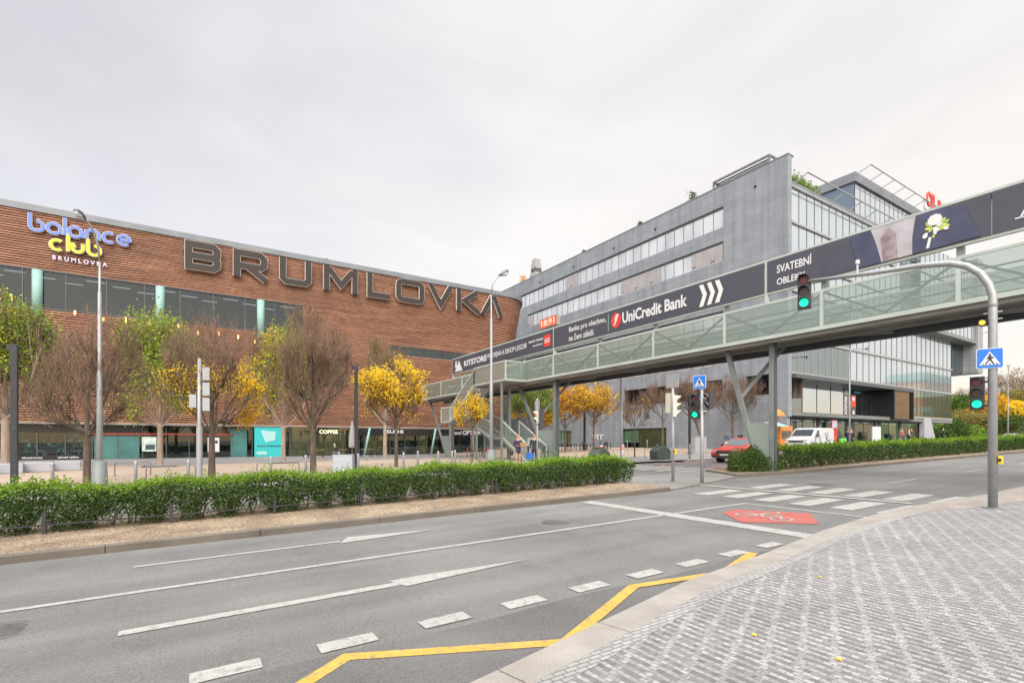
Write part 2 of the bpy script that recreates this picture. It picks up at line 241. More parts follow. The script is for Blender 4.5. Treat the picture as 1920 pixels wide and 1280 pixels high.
# paving of small two-tone stones: dark runs across the road direction, stepped to make pale diagonals
def mosaic():
    m, t, p = newmat('stone_mosaic'); lk = t.links.new
    def math_(op, a, b=None, c=None):
        n = t.nodes.new('ShaderNodeMath'); n.operation = op
        for i, v in enumerate((a, b, c)):
            if v is None: continue
            if isinstance(v, (int, float)): n.inputs[i].default_value = v
            else: lk(v, n.inputs[i])
        return n.outputs[0]
    tcn = t.nodes.new('ShaderNodeTexCoord')
    wn = t.nodes.new('ShaderNodeTexNoise'); wn.inputs['Scale'].default_value = 9; wn.inputs['Detail'].default_value = 3; lk(tcn.outputs['Object'], wn.inputs[0])
    ws = t.nodes.new('ShaderNodeVectorMath'); ws.operation = 'MULTIPLY_ADD'; lk(wn.outputs['Color'], ws.inputs[0]); ws.inputs[1].default_value = (.036, .05, 0); lk(tcn.outputs['Object'], ws.inputs[2])
    sp = t.nodes.new('ShaderNodeSeparateXYZ'); lk(ws.outputs[0], sp.inputs[0]); X, Y = sp.outputs[0], sp.outputs[1]
    W = .0475
    xi = math_('FLOOR', math_('DIVIDE', X, W)); xf = math_('FRACT', math_('DIVIDE', X, W))
    pair = math_('FLOOR', math_('DIVIDE', X, 2*W)); odd = math_('SUBTRACT', xi, math_('MULTIPLY', pair, 2))
    yy = math_('SUBTRACT', Y, math_('MULTIPLY', pair, 2*W*.48))
    q = math_('FRACT', math_('DIVIDE', yy, .25))
    dash = math_('LESS_THAN', q, .76)
    dark = math_('MULTIPLY', odd, dash)
    # joints
    cellw = .062
    ys = math_('ADD', math_('DIVIDE', yy, cellw), math_('MULTIPLY', xi, .37)); yi = math_('FLOOR', ys); yf = math_('FRACT', ys)
    jx = math_('LESS_THAN', math_('ABSOLUTE', math_('SUBTRACT', xf, .5)), .435); jy = math_('LESS_THAN', math_('ABSOLUTE', math_('SUBTRACT', yf, .5)), .455)
    stone = math_('MULTIPLY', jx, jy)
    cb = t.nodes.new('ShaderNodeCombineXYZ'); lk(xi, cb.inputs[0]); lk(yi, cb.inputs[1])
    wh = t.nodes.new('ShaderNodeTexWhiteNoise'); lk(cb.outputs[0], wh.inputs[0])
    big = t.nodes.new('ShaderNodeTexNoise'); big.inputs['Scale'].default_value = .9; big.inputs['Detail'].default_value = 6; lk(tcn.outputs['Object'], big.inputs[0])
    def mixc(f, a, b, bl='MIX'):
        n = t.nodes.new('ShaderNodeMixRGB'); n.blend_type = bl
        for i, v in ((0, f), (1, a), (2, b)):
            if isinstance(v, (int, float)): n.inputs[i].default_value = v
            elif isinstance(v, tuple): n.inputs[i].default_value = (*v, 1)
            else: lk(v, n.inputs[i])
        return n.outputs[0]
    c = mixc(dark, (.290, .281, .278), (.165, .160, .158))
    v = math_('MULTIPLY_ADD', wh.outputs[0], .50, .74); cv = t.nodes.new('ShaderNodeCombineColor')
    for i in range(3): lk(v, cv.inputs[i])
    c = mixc(1., c, cv.outputs[0], 'MULTIPLY')
    c = mixc(.9, c, ramp(t, [(.3, (.82, .80, .79)), (.7, (1.08, 1.06, 1.09))], big.outputs[0]).outputs[0], 'MULTIPLY')
    c = mixc(stone, (.13, .125, .12), c)
    lk(c, p.inputs['Base Color']); p.inputs['Roughness'].default_value = .65
    bp = t.nodes.new('ShaderNodeBump'); bp.inputs['Strength'].default_value = .5; bp.inputs['Distance'].default_value = .008; lk(math_('MULTIPLY_ADD', wh.outputs[0], .5, stone), bp.inputs['Height']); lk(bp.outputs[0], p.inputs['Normal'])
    return m
K['mosaic'] = mosaic()

# ------------------------------------------------------------ mesh helpers
class MB:
    def __init__(s): s.v = []; s.f = []; s.m = []; s.mi = 0
    def add(s, vs, fs):
        o = len(s.v); s.v += [tuple(v) for v in vs]; s.f += [tuple(i+o for i in f) for f in fs]; s.m += [s.mi]*len(fs); return s
    def box(s, x0, x1, y0, y1, z0, z1):
        return s.add([(x0,y0,z0),(x1,y0,z0),(x1,y1,z0),(x0,y1,z0),(x0,y0,z1),(x1,y0,z1),(x1,y1,z1),(x0,y1,z1)],
                     [(0,3,2,1),(4,5,6,7),(0,1,5,4),(1,2,6,5),(2,3,7,6),(3,0,4,7)])
    def bar(s, p, q, wd, ht):          # rectangular bar from p to q
        p, q = Vector(p), Vector(q); d = (q-p).normalized(); up = Vector((0,0,1))
        if abs(d.z) > .98: up = Vector((0,1,0))
        a = d.cross(up).normalized()*wd/2; b = a.cross(d).normalized()*ht/2
        vs = [p-a-b, p+a-b, p+a+b, p-a+b, q-a-b, q+a-b, q+a+b, q-a+b]
        return s.add(vs, [(0,3,2,1),(4,5,6,7),(0,1,5,4),(1,2,6,5),(2,3,7,6),(3,0,4,7)])
    def tube(s, pts, rad, n=8, cap=True):
        pts = [Vector(p) for p in pts]
        if isinstance(rad, (int, float)): rad = [rad]*len(pts)
        vs = []; fs = []; a = None
        for i, p in enumerate(pts):
            d = (pts[min(i+1, len(pts)-1)]-pts[max(i-1, 0)])
            if d.length < 1e-9: d = Vector((0,0,1))
            d.normalize()
            if a is None: a = d.cross(Vector((0,0,1)) if abs(d.z) < .9 else Vector((1,0,0))).normalized()
            else:
                a = a-d*a.dot(d); a = a.normalized() if a.length > 1e-6 else d.orthogonal().normalized()
            b = d.cross(a)
            for k in range(n):
                t = 2*math.pi*k/n; vs.append(p+(a*math.cos(t)+b*math.sin(t))*rad[i])
        for i in range(len(pts)-1):
            for k in range(n):
                k2 = (k+1) % n; fs.append((i*n+k, i*n+k2, (i+1)*n+k2, (i+1)*n+k))
        if cap: fs.append(tuple(range(n-1, -1, -1))); fs.append(tuple((len(pts)-1)*n+k for k in range(n)))
        return s.add(vs, fs)
    def lathe(s, prof, c=(0,0,0), n=16):   # prof = [(r,z)...]
        return s.tube([(c[0], c[1], c[2]+z) for r, z in prof], [max(r, 1e-4) for r, z in prof], n) if all(prof[i+1][1] > prof[i][1] for i in range(len(prof)-1)) else s._lathe(prof, c, n)
    def _lathe(s, prof, c, n):
        vs = [(c[0]+r*math.cos(2*math.pi*k/n), c[1]+r*math.sin(2*math.pi*k/n), c[2]+z) for r, z in prof for k in range(n)]
        fs = [(i*n+k, i*n+(k+1) % n, (i+1)*n+(k+1) % n, (i+1)*n+k) for i in range(len(prof)-1) for k in range(n)]
        return s.add(vs, fs)
    def prism(s, poly, org, u, v, t):      # polygon in the u,v plane, thickness t along u x v (both ways 0..t)
        org, u, v = Vector(org), Vector(u), Vector(v); nn = u.cross(v).normalized()*t; n = len(poly)
        a = [org+u*x+v*y for x, y in poly]; b = [p+nn for p in a]
        fs = [tuple(range(n-1, -1, -1)), tuple(range(n, 2*n))]+[(i, (i+1) % n, n+(i+1) % n, n+i) for i in range(n)]
        return s.add(a+b, fs)
    def build(s, name, mat, parent=None, smooth=False, bevel=0, label=None):
        me = bpy.data.meshes.new(name); me.from_pydata(s.v, [], s.f)
        for x in (mat if isinstance(mat, (list, tuple)) else [mat]): me.materials.append(K[x] if isinstance(x, str) else x)
        if any(s.m): me.polygons.foreach_set('material_index', s.m)
        if smooth: me.polygons.foreach_set('use_smooth', [True]*len(me.polygons))
        me.update(); o = bpy.data.objects.new(name, me); C.objects.link(o)
        if parent: o.parent = parent
        if label: o['label'] = label
        if bevel:
            b = o.modifiers.new('bevel', 'BEVEL'); b.width = bevel; b.segments = 2; b.limit_method = 'ANGLE'; b.angle_limit = R(40)
        if smooth:
            try: me.shade_smooth_by_angle = None
            except Exception: pass
        return o
def tag(o, label=None, cat=None, group=None, kind=None):
    if label: o['label'] = label
    if cat: o['category'] = cat
    if group: o['group'] = group
    if kind: o['kind'] = kind
    return o
def thing(name, label, cat, loc=(0,0,0), rz=0, group=None):
    o = bpy.data.objects.new(name, None); C.objects.link(o); o.location = loc; o.rotation_euler = (0,0,rz); o.empty_display_size = .2
    return tag(o, label, cat, group)
def children(o): return [c for c in bpy.data.objects if c.parent == o]
def copy_tree(o, loc=None, rz=None, label=None, group=None, parent=None):
    c = o.copy(); C.objects.link(c); c.parent = parent
    if loc is not None: c.location = loc
    if rz is not None: c.rotation_euler = (0,0,rz)
    if label: c['label'] = label
    if group: c['group'] = group
    for ch in children(o): copy_tree(ch, parent=c)
    return c
def struct(o): o['kind'] = 'structure'; return o
_tc = {}
def textmesh(s, bold=0., res=3):
    cu = bpy.data.curves.new('t', 'FONT'); cu.body = s; cu.size = 1; cu.offset = bold; cu.resolution_u = res; cu.fill_mode = 'FRONT'
    o = bpy.data.objects.new('t', cu); C.objects.link(o); bpy.context.view_layer.update()
    me = bpy.data.meshes.new_from_object(o.evaluated_get(bpy.context.evaluated_depsgraph_get()))
    vs = [v.co.copy() for v in me.vertices]; fs = [tuple(p.vertices) for p in me.polygons]
    bpy.data.objects.remove(o); bpy.data.curves.remove(cu); bpy.data.meshes.remove(me); return vs, fs
def text(name, s, mat, parent, org, u, v, wd, ht, bold=0., depth=.02, shear=0.):
    """lettering: front faces plus side walls, lower left corner at org, fitted to wd x ht"""
    vs, fs = textmesh(s, bold); x0 = min(p.x for p in vs); x1 = max(p.x for p in vs); y0 = min(p.y for p in vs); y1 = max(p.y for p in vs)
    org, u, v = Vector(org), Vector(u), Vector(v); nn = u.cross(v).normalized()*depth
    a = [org+u*((p.x-x0)/(x1-x0)*wd+shear*(p.y-y0)/(y1-y0)*ht)+v*((p.y-y0)/(y1-y0)*ht)+nn for p in vs]; b = [p-nn for p in a]; n = len(a)
    ec = {}
    for f in fs:
        for i in range(len(f)):
            e = (f[i], f[(i+1) % len(f)]); ec[e] = 1
    side = [(i, j, j+n, i+n)[::-1] for (i, j) in ec if (j, i) not in ec]
    mb = MB(); mb.add(a+b, fs+side); return mb.build(name, mat, parent)
def frange(a, b, d):
    n = max(1, round((b-a)/d)); return [a+(b-a)*i/n for i in range(n+1)]

# ------------------------------------------------------------ ground sheets
def interp(pts, x):
    if x <= pts[0][0]: return pts[0][1]
    for (a, b), (c, d) in zip(pts, pts[1:]):
        if x <= c: return b+(d-b)*(x-a)/(c-a)
    return pts[-1][1]
def strip(name, xs, ylo, yhi, off, mat, ny=1, solid=0, g=G):
    fl = ylo if callable(ylo) else (lambda x: ylo); fh = yhi if callable(yhi) else (lambda x: yhi)
    vs = []; fs = []; m = ny+1
    for x in xs:
        a, b = fl(x), fh(x)
        for j in range(m):
            y = a+(b-a)*j/ny; vs.append((x, y, g(x, y)+off))
    for i in range(len(xs)-1):
        for j in range(ny): fs.append((i*m+j, (i+1)*m+j, (i+1)*m+j+1, i*m+j+1))
    if solid:      # skirts down so the sheet has thickness
        n = len(vs); vs2 = [(x, y, z-solid) for x, y, z in vs]; vs += vs2
        for i in range(len(xs)-1):
            fs.append((i*m, i*m+n, (i+1)*m+n, (i+1)*m)); fs.append(((i+1)*m+ny, (i+1)*m+ny+n, i*m+ny+n, i*m+ny))
        e = (len(xs)-1)*m
        for j in range(ny):
            fs.append((j+1, j+1+n, j+n, j)); fs.append((e+j, e+j+n, e+j+1+n, e+j+1))
    mb = MB(); mb.add(vs, fs); o = mb.build(name, mat); return struct(o)
kerbR = [(-60, -9), (-20, -2.6), (-8, .75), (-3, 2.05), (.5, 2.86), (1.86, 3.14), (3.08, 3.41), (4.8, 3.8), (6.8, 4.03), (9, 4.37), (11.66, 4.6), (13.5, 4.58), (17.1, 4.3), (20.3, 4.3), (30, 4.1), (60, 3.2), (160, 0)]
medF = [(-60, 10.4), (12.4, 10.4), (17.9, 11.85), (21.5, 11.35), (31.5, 11.0), (47, 10.4), (80, 8.9), (160, 5.5)]
kR = lambda x: interp(kerbR, x); mF = lambda x: interp(medF, x)
XS = frange(-60, 160, 2.2)
XK = sorted(set([round(x, 2) for x in frange(-60, 160, 2.)]+[p[0] for p in kerbR]+frange(-4, 14, .5)))
# far base ground sheet to the horizon
gx = [-900, -300, -120]+frange(-60, 160, 11)+[300, 900, 1500]; gy = [-900, -300, -80]+frange(-40, 110, 10)+[300, 900, 1500]
mb = MB(); vs = [(x, y, G(x, y)-.12) for x in gx for y in gy]; ny = len(gy)
mb.add(vs, [(i*ny+j, (i+1)*ny+j, (i+1)*ny+j+1, i*ny+j+1) for i in range(len(gx)-1) for j in range(ny-1)]); struct(mb.build('ground', 'ground'))
strip('road', XS, -14, 22.4, 0, 'asphalt', 6)
XP = XK
strip('pavement', XP, -40, lambda x: kR(x)-.34, .1, 'mosaic', 3)
def kerb_along(name, pts, wd, top, mat, seg=1.0):
    mb = MB(); P = []
    for (a, b), (c, d) in zip(pts, pts[1:]):
        n = max(1, int(math.hypot(c-a, d-b)/seg))
        P += [(a+(c-a)*i/n, b+(d-b)*i/n) for i in range(n)]
    P.append(pts[-1])
    for p, q in zip(P, P[1:]):
        d = Vector((q[0]-p[0], q[1]-p[1])); l = d.length; d /= l; n = Vector((-d.y, d.x)); e = .006
        p2 = Vector(p)+d*e; q2 = Vector(q)-d*e; c = .015
        r = []
        for w2 in (p2, q2):
            z = G(w2.x, w2.y)
            for o, h in ((0, -.1), (0, top-c), (c, top), (wd-c, top), (wd, top-c), (wd, -.1)):
                r.append((w2.x+n.x*o, w2.y+n.y*o, z+h))
        mb.add(r, [(i, i+6, i+7, i+1)[::-1] for i in range(5)]+[(0, 1, 2, 3, 4, 5), (11, 10, 9, 8, 7, 6)])
    return struct(mb.build(name, mat))
kerb_along('kerb', [(x, y) for x, y in kerbR][::-1], .34, .104, 'kerb', 1.0)   # right pavement kerb (width towards -Y)
strip('pavement_border', [x for x in XP if x <= 60], lambda x: kR(x)-.50, lambda x: kR(x)-.345, .1035, 'palesett')
strip('crossing_flags', frange(11.5, 28, .75), lambda x: kR(x)-min(.95, max(.36, (x-11.2)*.30)), lambda x: kR(x)-.345, .1045, 'beige')
# median
medkerb = [(-60, 10.4), (12.35, 10.4)]
kerb_along('kerb', medkerb, .16, .13, 'kerbdark', 2.2)
kerb_along('kerb', [(17.9, 11.85), (21.5, 11.35), (31.5, 11.0), (47, 10.4), (80, 8.9), (160, 5.5)], .16, .13, 'kerbdark', 2.2)
kerb_along('kerb', [(19.3, 14.3), (17.9, 11.85)], .16, .13, 'kerbdark', 1)
kerb_along('kerb', [(160, 12), (80, 13.6), (19.3, 14.3)], .16, .13, 'kerbdark', 2.2)
kerb_along('kerb', [(12.6, 14.4), (-60, 14.4)], .16, .13, 'kerbdark', 2.2)
strip('gravel_bed', frange(-60, 12.5, 2.1), 10.56, 14.25, .115, 'gravel', 3)
strip('gravel_bed', sorted(frange(19.4, 160, 2)), lambda x: mF(x)+.15, lambda x: interp([(19, 14.15), (80, 13.4), (160, 11.8)], x), .115, 'gravel', 3)
mb = MB(); mb.add([(17.98, 11.95, G(17.98, 11.95)+.115), (19.4, 11.8, G(19.4, 11.8)+.115), (19.4, 14.2, G(19.4, 14.2)+.115)], [(0, 1, 2)]); struct(mb.build('gravel_bed', 'gravel'))
mb = MB()
isl = [(12.5, 10.42), (17.9, 11.8), (19.25, 14.25), (19.25, 14.5), (12.5, 14.5)]
mb.add([(x, y, G(x, y)+.06) for x, y in isl]+[(x, y, G(x, y)-.05) for x, y in isl], [(0, 1, 2, 3, 4)]+[(i, i+5, (i+1) % 5+5, (i+1) % 5) for i in range(5)]); struct(mb.build('island_paving', 'cobble'))
# plaza
kerb_along('kerb', [(19, 20.8), (-60, 20.8)][::-1], .25, .12, 'kerb', 1.5)
kerb_along('kerb', [(25.5, 20.2), (160, 18.2)], .25, .12, 'kerb', 1.5)
strip('plaza_edge_paving', frange(-60, 24, 3), 21.0, 25.6, .10, 'slab', 4)
strip('plaza_edge_paving', frange(24, 160, 3), lambda x: 20.5-(x-25)*.0148, 27.0, .10, 'slab', 4)
strip('plaza', frange(-60, 24, 3), 25.6, 40.5, .10, 'plaza', 8)
strip('plaza', frange(24, 44.4, 3), 27, 60, .10, 'plaza', 12)
strip('plaza_paving', frange(-60, 24, 3), 40.5, 62, .10, 'slab', 10)
strip('plaza_paving', frange(44.4, 160, 3), 27.0, 40, .10, 'slab', 4)

# road markings
K['asphalt2'] = M('coarse_asphalt', (.080, .078, .076), .9, scale=.8, col2=(.165, .160, .153), fine=45, bump=.8, bscale=90)
strip('bus_bay', [x for x in XK if -12 <= x <= 8.6], lambda x: kR(x)-.1, lambda x: 4.30+.03*math.sin(x*2.1), .004, 'asphalt2')
def mark(name, polys, mat, off=.008, inc=.0015):
    mb = MB()
    for k, p in enumerate(polys): mb.add([(x, y, G(x, y)+off+(k % 3)*inc) for x, y in p], [tuple(range(len(p)))])
    return struct(mb.build(name, mat))
rect = lambda x0, x1, y0, y1: [(x0, y0), (x1, y0), (x1, y1), (x0, y1)]
mark('lane_line', [rect(-60, 8.7, 7.41, 7.52), rect(8.95, 11.55, 7.40, 7.51)], 'paint')
mark('lane_arrow', [rect(-.73, 2.15, 8.93, 9.03), [(2.1, 8.80), (3.95, 8.99), (2.35, 9.27)]], 'paint')
mark('lane_arrow', [rect(-.60, 2.2, 5.87, 6.02), [(2.16, 5.78), (4.08, 6.0), (2.4, 6.13), (2.05, 6.12)]], 'paint')
mark('edge_dashes', [rect(.93*k-.03, .93*k+.46, 4.39, 4.60) for k in range(-12, 9)], 'paint')
mark('stop_line', [[(8.62, 4.40), (9.02, 4.42), (9.02, 10.22), (8.62, 10.22)]], 'paint')
mark('cycle_box_line', [rect(11.55, 11.67, 4.68, 7.51)], 'paint')
def thickline(pts, wd):
    out = []
    for p, q in zip(pts, pts[1:]):
        d = Vector((q[0]-p[0], q[1]-p[1])).normalized(); n = Vector((-d.y, d.x))*wd/2
        out.append([(p[0]-n.x, p[1]-n.y), (q[0]-n.x, q[1]-n.y), (q[0]+n.x, q[1]+n.y), (p[0]+n.x, p[1]+n.y)])
    return out
mark('bus_stop_line', thickline([(.1, 3.5), (1.08, 4.22)], .13)+thickline([(1.02, 4.22), (2.7, 3.42)], .13), 'yellowpaint')
mark('bus_stop_line', thickline([(2.66, 3.38), (4.36, 4.2)], .13)+thickline([(4.3, 4.2), (5.55, 3.97)], .13)+thickline([(5.70, 3.93), (6.95, 4.33)], .15), 'yellowpaint', .013)
zs = []
for k in range(6):
    y0 = 9.35-k*.93; zs.append(rect(12.35, 14.1, y0-.28, y0+.22)); zs.append(rect(14.9, 16.8, y0-.35, y0+.15))
mark('zebra_crossing', zs, 'paint')
mark('crossing_guide', [rect(14.38, 14.62, 5.0, 11.0)], 'paint', .015)
mark('cycle_symbol_panel', [[(10.1-.95, 5.95), (10.1, 4.95), (11.25, 5.7), (10.55, 7.0), (9.9, 6.9)]], 'redpaint')
def ring(cx, cy, r, t, n=14):
    return [[(cx+r*math.cos(a), cy+r*math.sin(a)), (cx+r*math.cos(b), cy+r*math.sin(b)), (cx+(r-t)*math.cos(b), cy+(r-t)*math.sin(b)), (cx+(r-t)*math.cos(a), cy+(r-t)*math.sin(a))] for a, b in [(2*math.pi*i/n, 2*math.pi*(i+1)/n) for i in range(n)]]
mark('cycle_symbol', ring(10.05, 5.65, .23, .06)+ring(10.05, 6.42, .23, .06)+thickline([(10.05, 5.65), (10.38, 5.85), (10.35, 6.25), (10.05, 6.42)], .06)+thickline([(10.38, 5.85), (10.05, 6.05), (10.35, 6.25), (10.5, 6.22)], .06)+thickline([(10.5, 6.3), (10.62, 6.05), (10.85, 6.15)], .06), 'paint', .014)
for mx0, my0, mr0 in ((6.3, 8.2, .31), (17.6, 8.6, .33), (-1.6, 6.7, .30)):
    mb = MB(); z0 = G(mx0, my0); n = 28
    mb.lathe([(.001, .004), (mr0*.80, .0041), (mr0*.82, -.004), (mr0*.88, -.004), (mr0*.9, .0045), (mr0, .004), (mr0+.001, -.02)], (mx0, my0, z0), n); mb.build('manhole_cover', M('cast_iron', (.07, .067, .065), .6, .3, scale=18, col2=(.12, .115, .11)) if 'iron' not in K else 'iron'); K.setdefault('iron', bpy.data.materials['cast_iron'])
    struct(bpy.data.objects[[o.name for o in bpy.data.objects if o.name.startswith('manhole_cover')][-1]])
mark('dashed_lane_line', [rect(x, x+2.2, 7.30, 7.40) for x in (19.5, 26.5, 33.5, 40.5, 47.5, 54.5)], 'paint')
mark('zebra_crossing', [rect(18.4, 21.6, y, y+.5) for y in (15.1, 16.1, 17.1, 18.1, 19.1, 20.0)], 'paint')
mark('cycle_lane', [rect(22.0, 40, 15.2, 16.6)], 'fadedred')
mark('cycle_lane', [rect(22.0, 40, 19.3, 20.0)], 'fadedred')
mark('lane_line', [rect(-60+6*k, -57+6*k, 17.6, 17.72) for k in range(12)], 'paint')
mark('lane_line', [rect(21.8, 40, 18.9, 19.02), rect(22, 40, 16.7, 16.8)], 'paint')
random.seed(4)
LEAF = [(6.1, 2.98, .3), (3.93, 2.44, 1.), (4.02, 1.83, .6)]
for cx, cy, a in LEAF:
    z = G(cx, cy)+.112; s = .022+.012*random.random()
    mb = MB(); p = [(cx+s*r*math.cos(a+t), cy+s*r*math.sin(a+t), z+.008*math.sin(3*t)) for r, t in [(1.3, 0), (.6, .5), (1, 1.1), (.5, 1.7), (1, 2.4), (.7, 3.1), (1, 3.9), (.5, 4.5), (1, 5.2), (.6, 5.8)]]
    mb.add(p+[(cx, cy, z+.012)], [(i, (i+1) % 10, 10) for i in range(10)])
    tag(mb.build('fallen_leaf', 'lyellow'), 'fallen yellow autumn leaf lying on the mosaic pavement', 'leaf', 'fallen leaves on the near pavement')
mb = MB()
for (x0, y0, sx, sy) in [(-.2, 6.9, .25, .18), (8.3, 9.9, .3, .2)]:
    n = 16; vs = [(x0+sx*math.cos(2*math.pi*i/n), y0+sy*math.sin(2*math.pi*i/n), G(x0, y0)+.003) for i in range(n)]

# ------------------------------------------------------------ timber clad shopping centre
YF = 55.
mall = thing('shopping_centre', 'long brown batten-clad building with a rounded leaning corner and glazed shops below', 'building', (0, YF, 0))
def nose(z, out=0., step=.9):    # plan path (x,y rel. to facade) of the front going right, round the corner and back
    xe = 35.6+.19*(z-3.2)+out; r = 4.6+out; pts = [(-62, -out)]
    pts += [(xe-r+r*math.sin(a), -out+(7.0)*(1-math.cos(a))) for a in [R(90)*k/9 for k in range(10)]]
    pts.append((xe-1.5, 40)); return pts
def sweep(mb, z0, z1, out0, out1, cut=()):
    """box-section batten following the front; cut = x-ranges left open"""
    p = nose((z0+z1)/2, out1); q = nose((z0+z1)/2, out0); segs = []
    x_end = p[1][0]; xs = [-62.]
    for a, b in cut: segs.append((xs[-1], a)); xs.append(b)
    segs.append((xs[-1], x_end))
    for a, b in segs: mb.box(a, b, -out1, -out0, z0, z1)
    vs = []
    for (a, b), (c, d) in zip(p[1:], q[1:]): vs += [(a, b, z0), (a, b, z1), (c, d, z1), (c, d, z0)]
    n = len(p)-1
    mb.add(vs, [(i*4+k, i*4+(k+1) % 4, i*4+4+(k+1) % 4, i*4+4+k) for i in range(n-1) for k in range(4)])
win = [(12.62, 15.62, -62, 9.45), (11.55, 12.95, 18.56, 29.5)]
mb = MB(); bk = MB(); zz = 3.34; rows = []
while zz < 20.2:
    cut = [(a, b) for z0, z1, a, b in win if zz+.10 > z0 and zz+.05 < z1]
    cut2 = [c for c in cut]
    if cut and cut[0][0] <= -62:
        q = MB(); a = cut[0][1]; xe = nose(zz)[1][0]
        mb.box(a, xe, -.12, -.02, zz, zz+.108); p = nose(zz, .12); q2 = nose(zz, .02); vs = []
        for (x1, y1), (x2, y2) in zip(p[1:], q2[1:]): vs += [(x1, y1, zz), (x1, y1, zz+.108), (x2, y2, zz+.108), (x2, y2, zz)]
        mb.add(vs, [(i*4+k, i*4+(k+1) % 4, i*4+4+(k+1) % 4, i*4+4+k) for i in range(len(p)-2) for k in range(4)])
    else: sweep(mb, zz, zz+.108, .02, .12, cut2)
    zz += .20
mb.build('batten_cladding', 'slat', mall)
def backwall(z0, z1, xa=None):
    mb2 = MB(); lo, hi = nose(z0, -.01), nose(z1, -.01)
    if xa is not None: lo = [(xa, lo[0][1])]+lo[1:]; hi = [(xa, hi[0][1])]+hi[1:]
    n = len(lo); return [(x, y, z0) for x, y in lo]+[(x, y, z1) for x, y in hi], [(i, i+1, n+i+1, n+i) for i in range(n-1)]
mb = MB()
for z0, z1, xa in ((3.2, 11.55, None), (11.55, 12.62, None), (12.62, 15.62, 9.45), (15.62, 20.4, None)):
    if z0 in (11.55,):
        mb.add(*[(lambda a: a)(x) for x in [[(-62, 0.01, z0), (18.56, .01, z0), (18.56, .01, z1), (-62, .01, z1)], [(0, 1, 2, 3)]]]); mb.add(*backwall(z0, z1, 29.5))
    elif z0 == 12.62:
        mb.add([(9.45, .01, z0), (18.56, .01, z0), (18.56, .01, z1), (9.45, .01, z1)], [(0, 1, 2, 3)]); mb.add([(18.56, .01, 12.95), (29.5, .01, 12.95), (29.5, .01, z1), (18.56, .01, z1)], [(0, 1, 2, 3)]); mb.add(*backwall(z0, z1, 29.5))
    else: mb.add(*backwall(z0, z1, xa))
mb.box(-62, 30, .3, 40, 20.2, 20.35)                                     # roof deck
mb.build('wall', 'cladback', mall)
mb = MB(); p, q = nose(20.7, .25), nose(20.7, -.5); pl, ql = nose(20.7, .12), nose(20.7, -.5); vs = []
for (a, b), (c, d) in zip(p, q): vs += [(a, b, 20.30), (a, b, 20.82), (c, d, 20.82), (c, d, 20.30)]
mb.add(vs, [(i*4+k, i*4+(k+1) % 4, i*4+4+(k+1) % 4, i*4+4+k) for i in range(len(p)-1) for k in range(4)]); mb.build('parapet', 'parapet', mall)
mb = MB(); p, q = nose(3.2, .15), nose(3.2, -6)
mb.box(-62, 30, -.17, 5, 3.18, 3.33); mb.add([(a, b, 3.2) for a, b in p[1:]]+[(27, 3, 3.2)], [(i, i+1, len(p)-1) for i in range(len(p)-2)]); mb.build('soffit', 'soffit', mall)
for (z0, z1, a, b, nm) in ((12.62, 15.62, -30, 9.45, 0), (11.55, 12.95, 18.56, 29.5, 1)):
    mb = MB(); mb.add([(a, .06, z0), (b, .06, z0), (b, .06, z1), (a, .06, z1)], [(0, 1, 2, 3)]); wn_ = mb.build('window', 'dglass' if not nm else 'shopglass', mall)
    mb = MB()
    for x in frange(a, b, 2.66 if not nm else 2.2)[0:]: mb.box(x-.03, x+.03, -.03, .05, z0, z1)
    mb.box(a, b, -.10, .14, z1, z1+.09); mb.box(a, b, -.10, .14, z0-.09, z0); mb.box(b, b+.06, -.10, .14, z0, z1)
    mb.build('frame', 'mull', wn_)
    mb = MB(); mb.box(a, b, 4.5, 4.6, z0-.4, z1+.5); mb.box(a, b, .2, 4.5, z1+.3, z1+.4); mb.box(a, b, .2, 4.5, z0-.3, z0-.2); mb.build('interior', 'darkin', mall)
    if not nm:
        random.seed(2); mb = MB()
        for k in range(16): x = -18+k*1.7; mb.box(x, x+1.25, .9+(k % 3)*.9, 1.0+(k % 3)*.9, z1-.12, z1-.07)
        mb.build('ceiling_strip_light', M('strip_light', (.5, .5, .5), emit=(.8, .9, 1), es=.55), mall)
for x in (-10.7, -2.55, 5.55, -19, -27):
    mb = MB(); mb.tube([(x, -.12, 11.9), (x, -.12, 15.6)], .34, 14); mb.build('column', 'teal', mall, smooth=True)
for (x, z, s) in [(-12.2, 12.9, .5), (-8.35, 12.3, .3), (-6.5, 11.95, .3), (-5.0, 11.5, 1.0), (-3.3, 12.0, .3), (-1.2, 12.0, .3), (.35, 11.6, .3), (2.0, 11.75, .3), (3.6, 11.6, .3), (5.0, 11.3, .3), (6.5, 11.45, .3)]:
    l = MB(); l.lathe([(.02, -.04), (.07, 0), (.07, s), (.03, s+.03)], (x, -.30, z), 8); lo_ = l.build('wall_lamp', M('lamp_glow', (.9, .6, .25), emit=(1, .62, .20), es=1.7) if 'lg' not in K else 'lg', mall, smooth=True)
    K.setdefault('lg', lo_.data.materials[0]); b = MB(); b.box(x-.03, x+.03, -.24, -.14, z+.02, z+.08); b.build('bracket', 'mull', lo_)
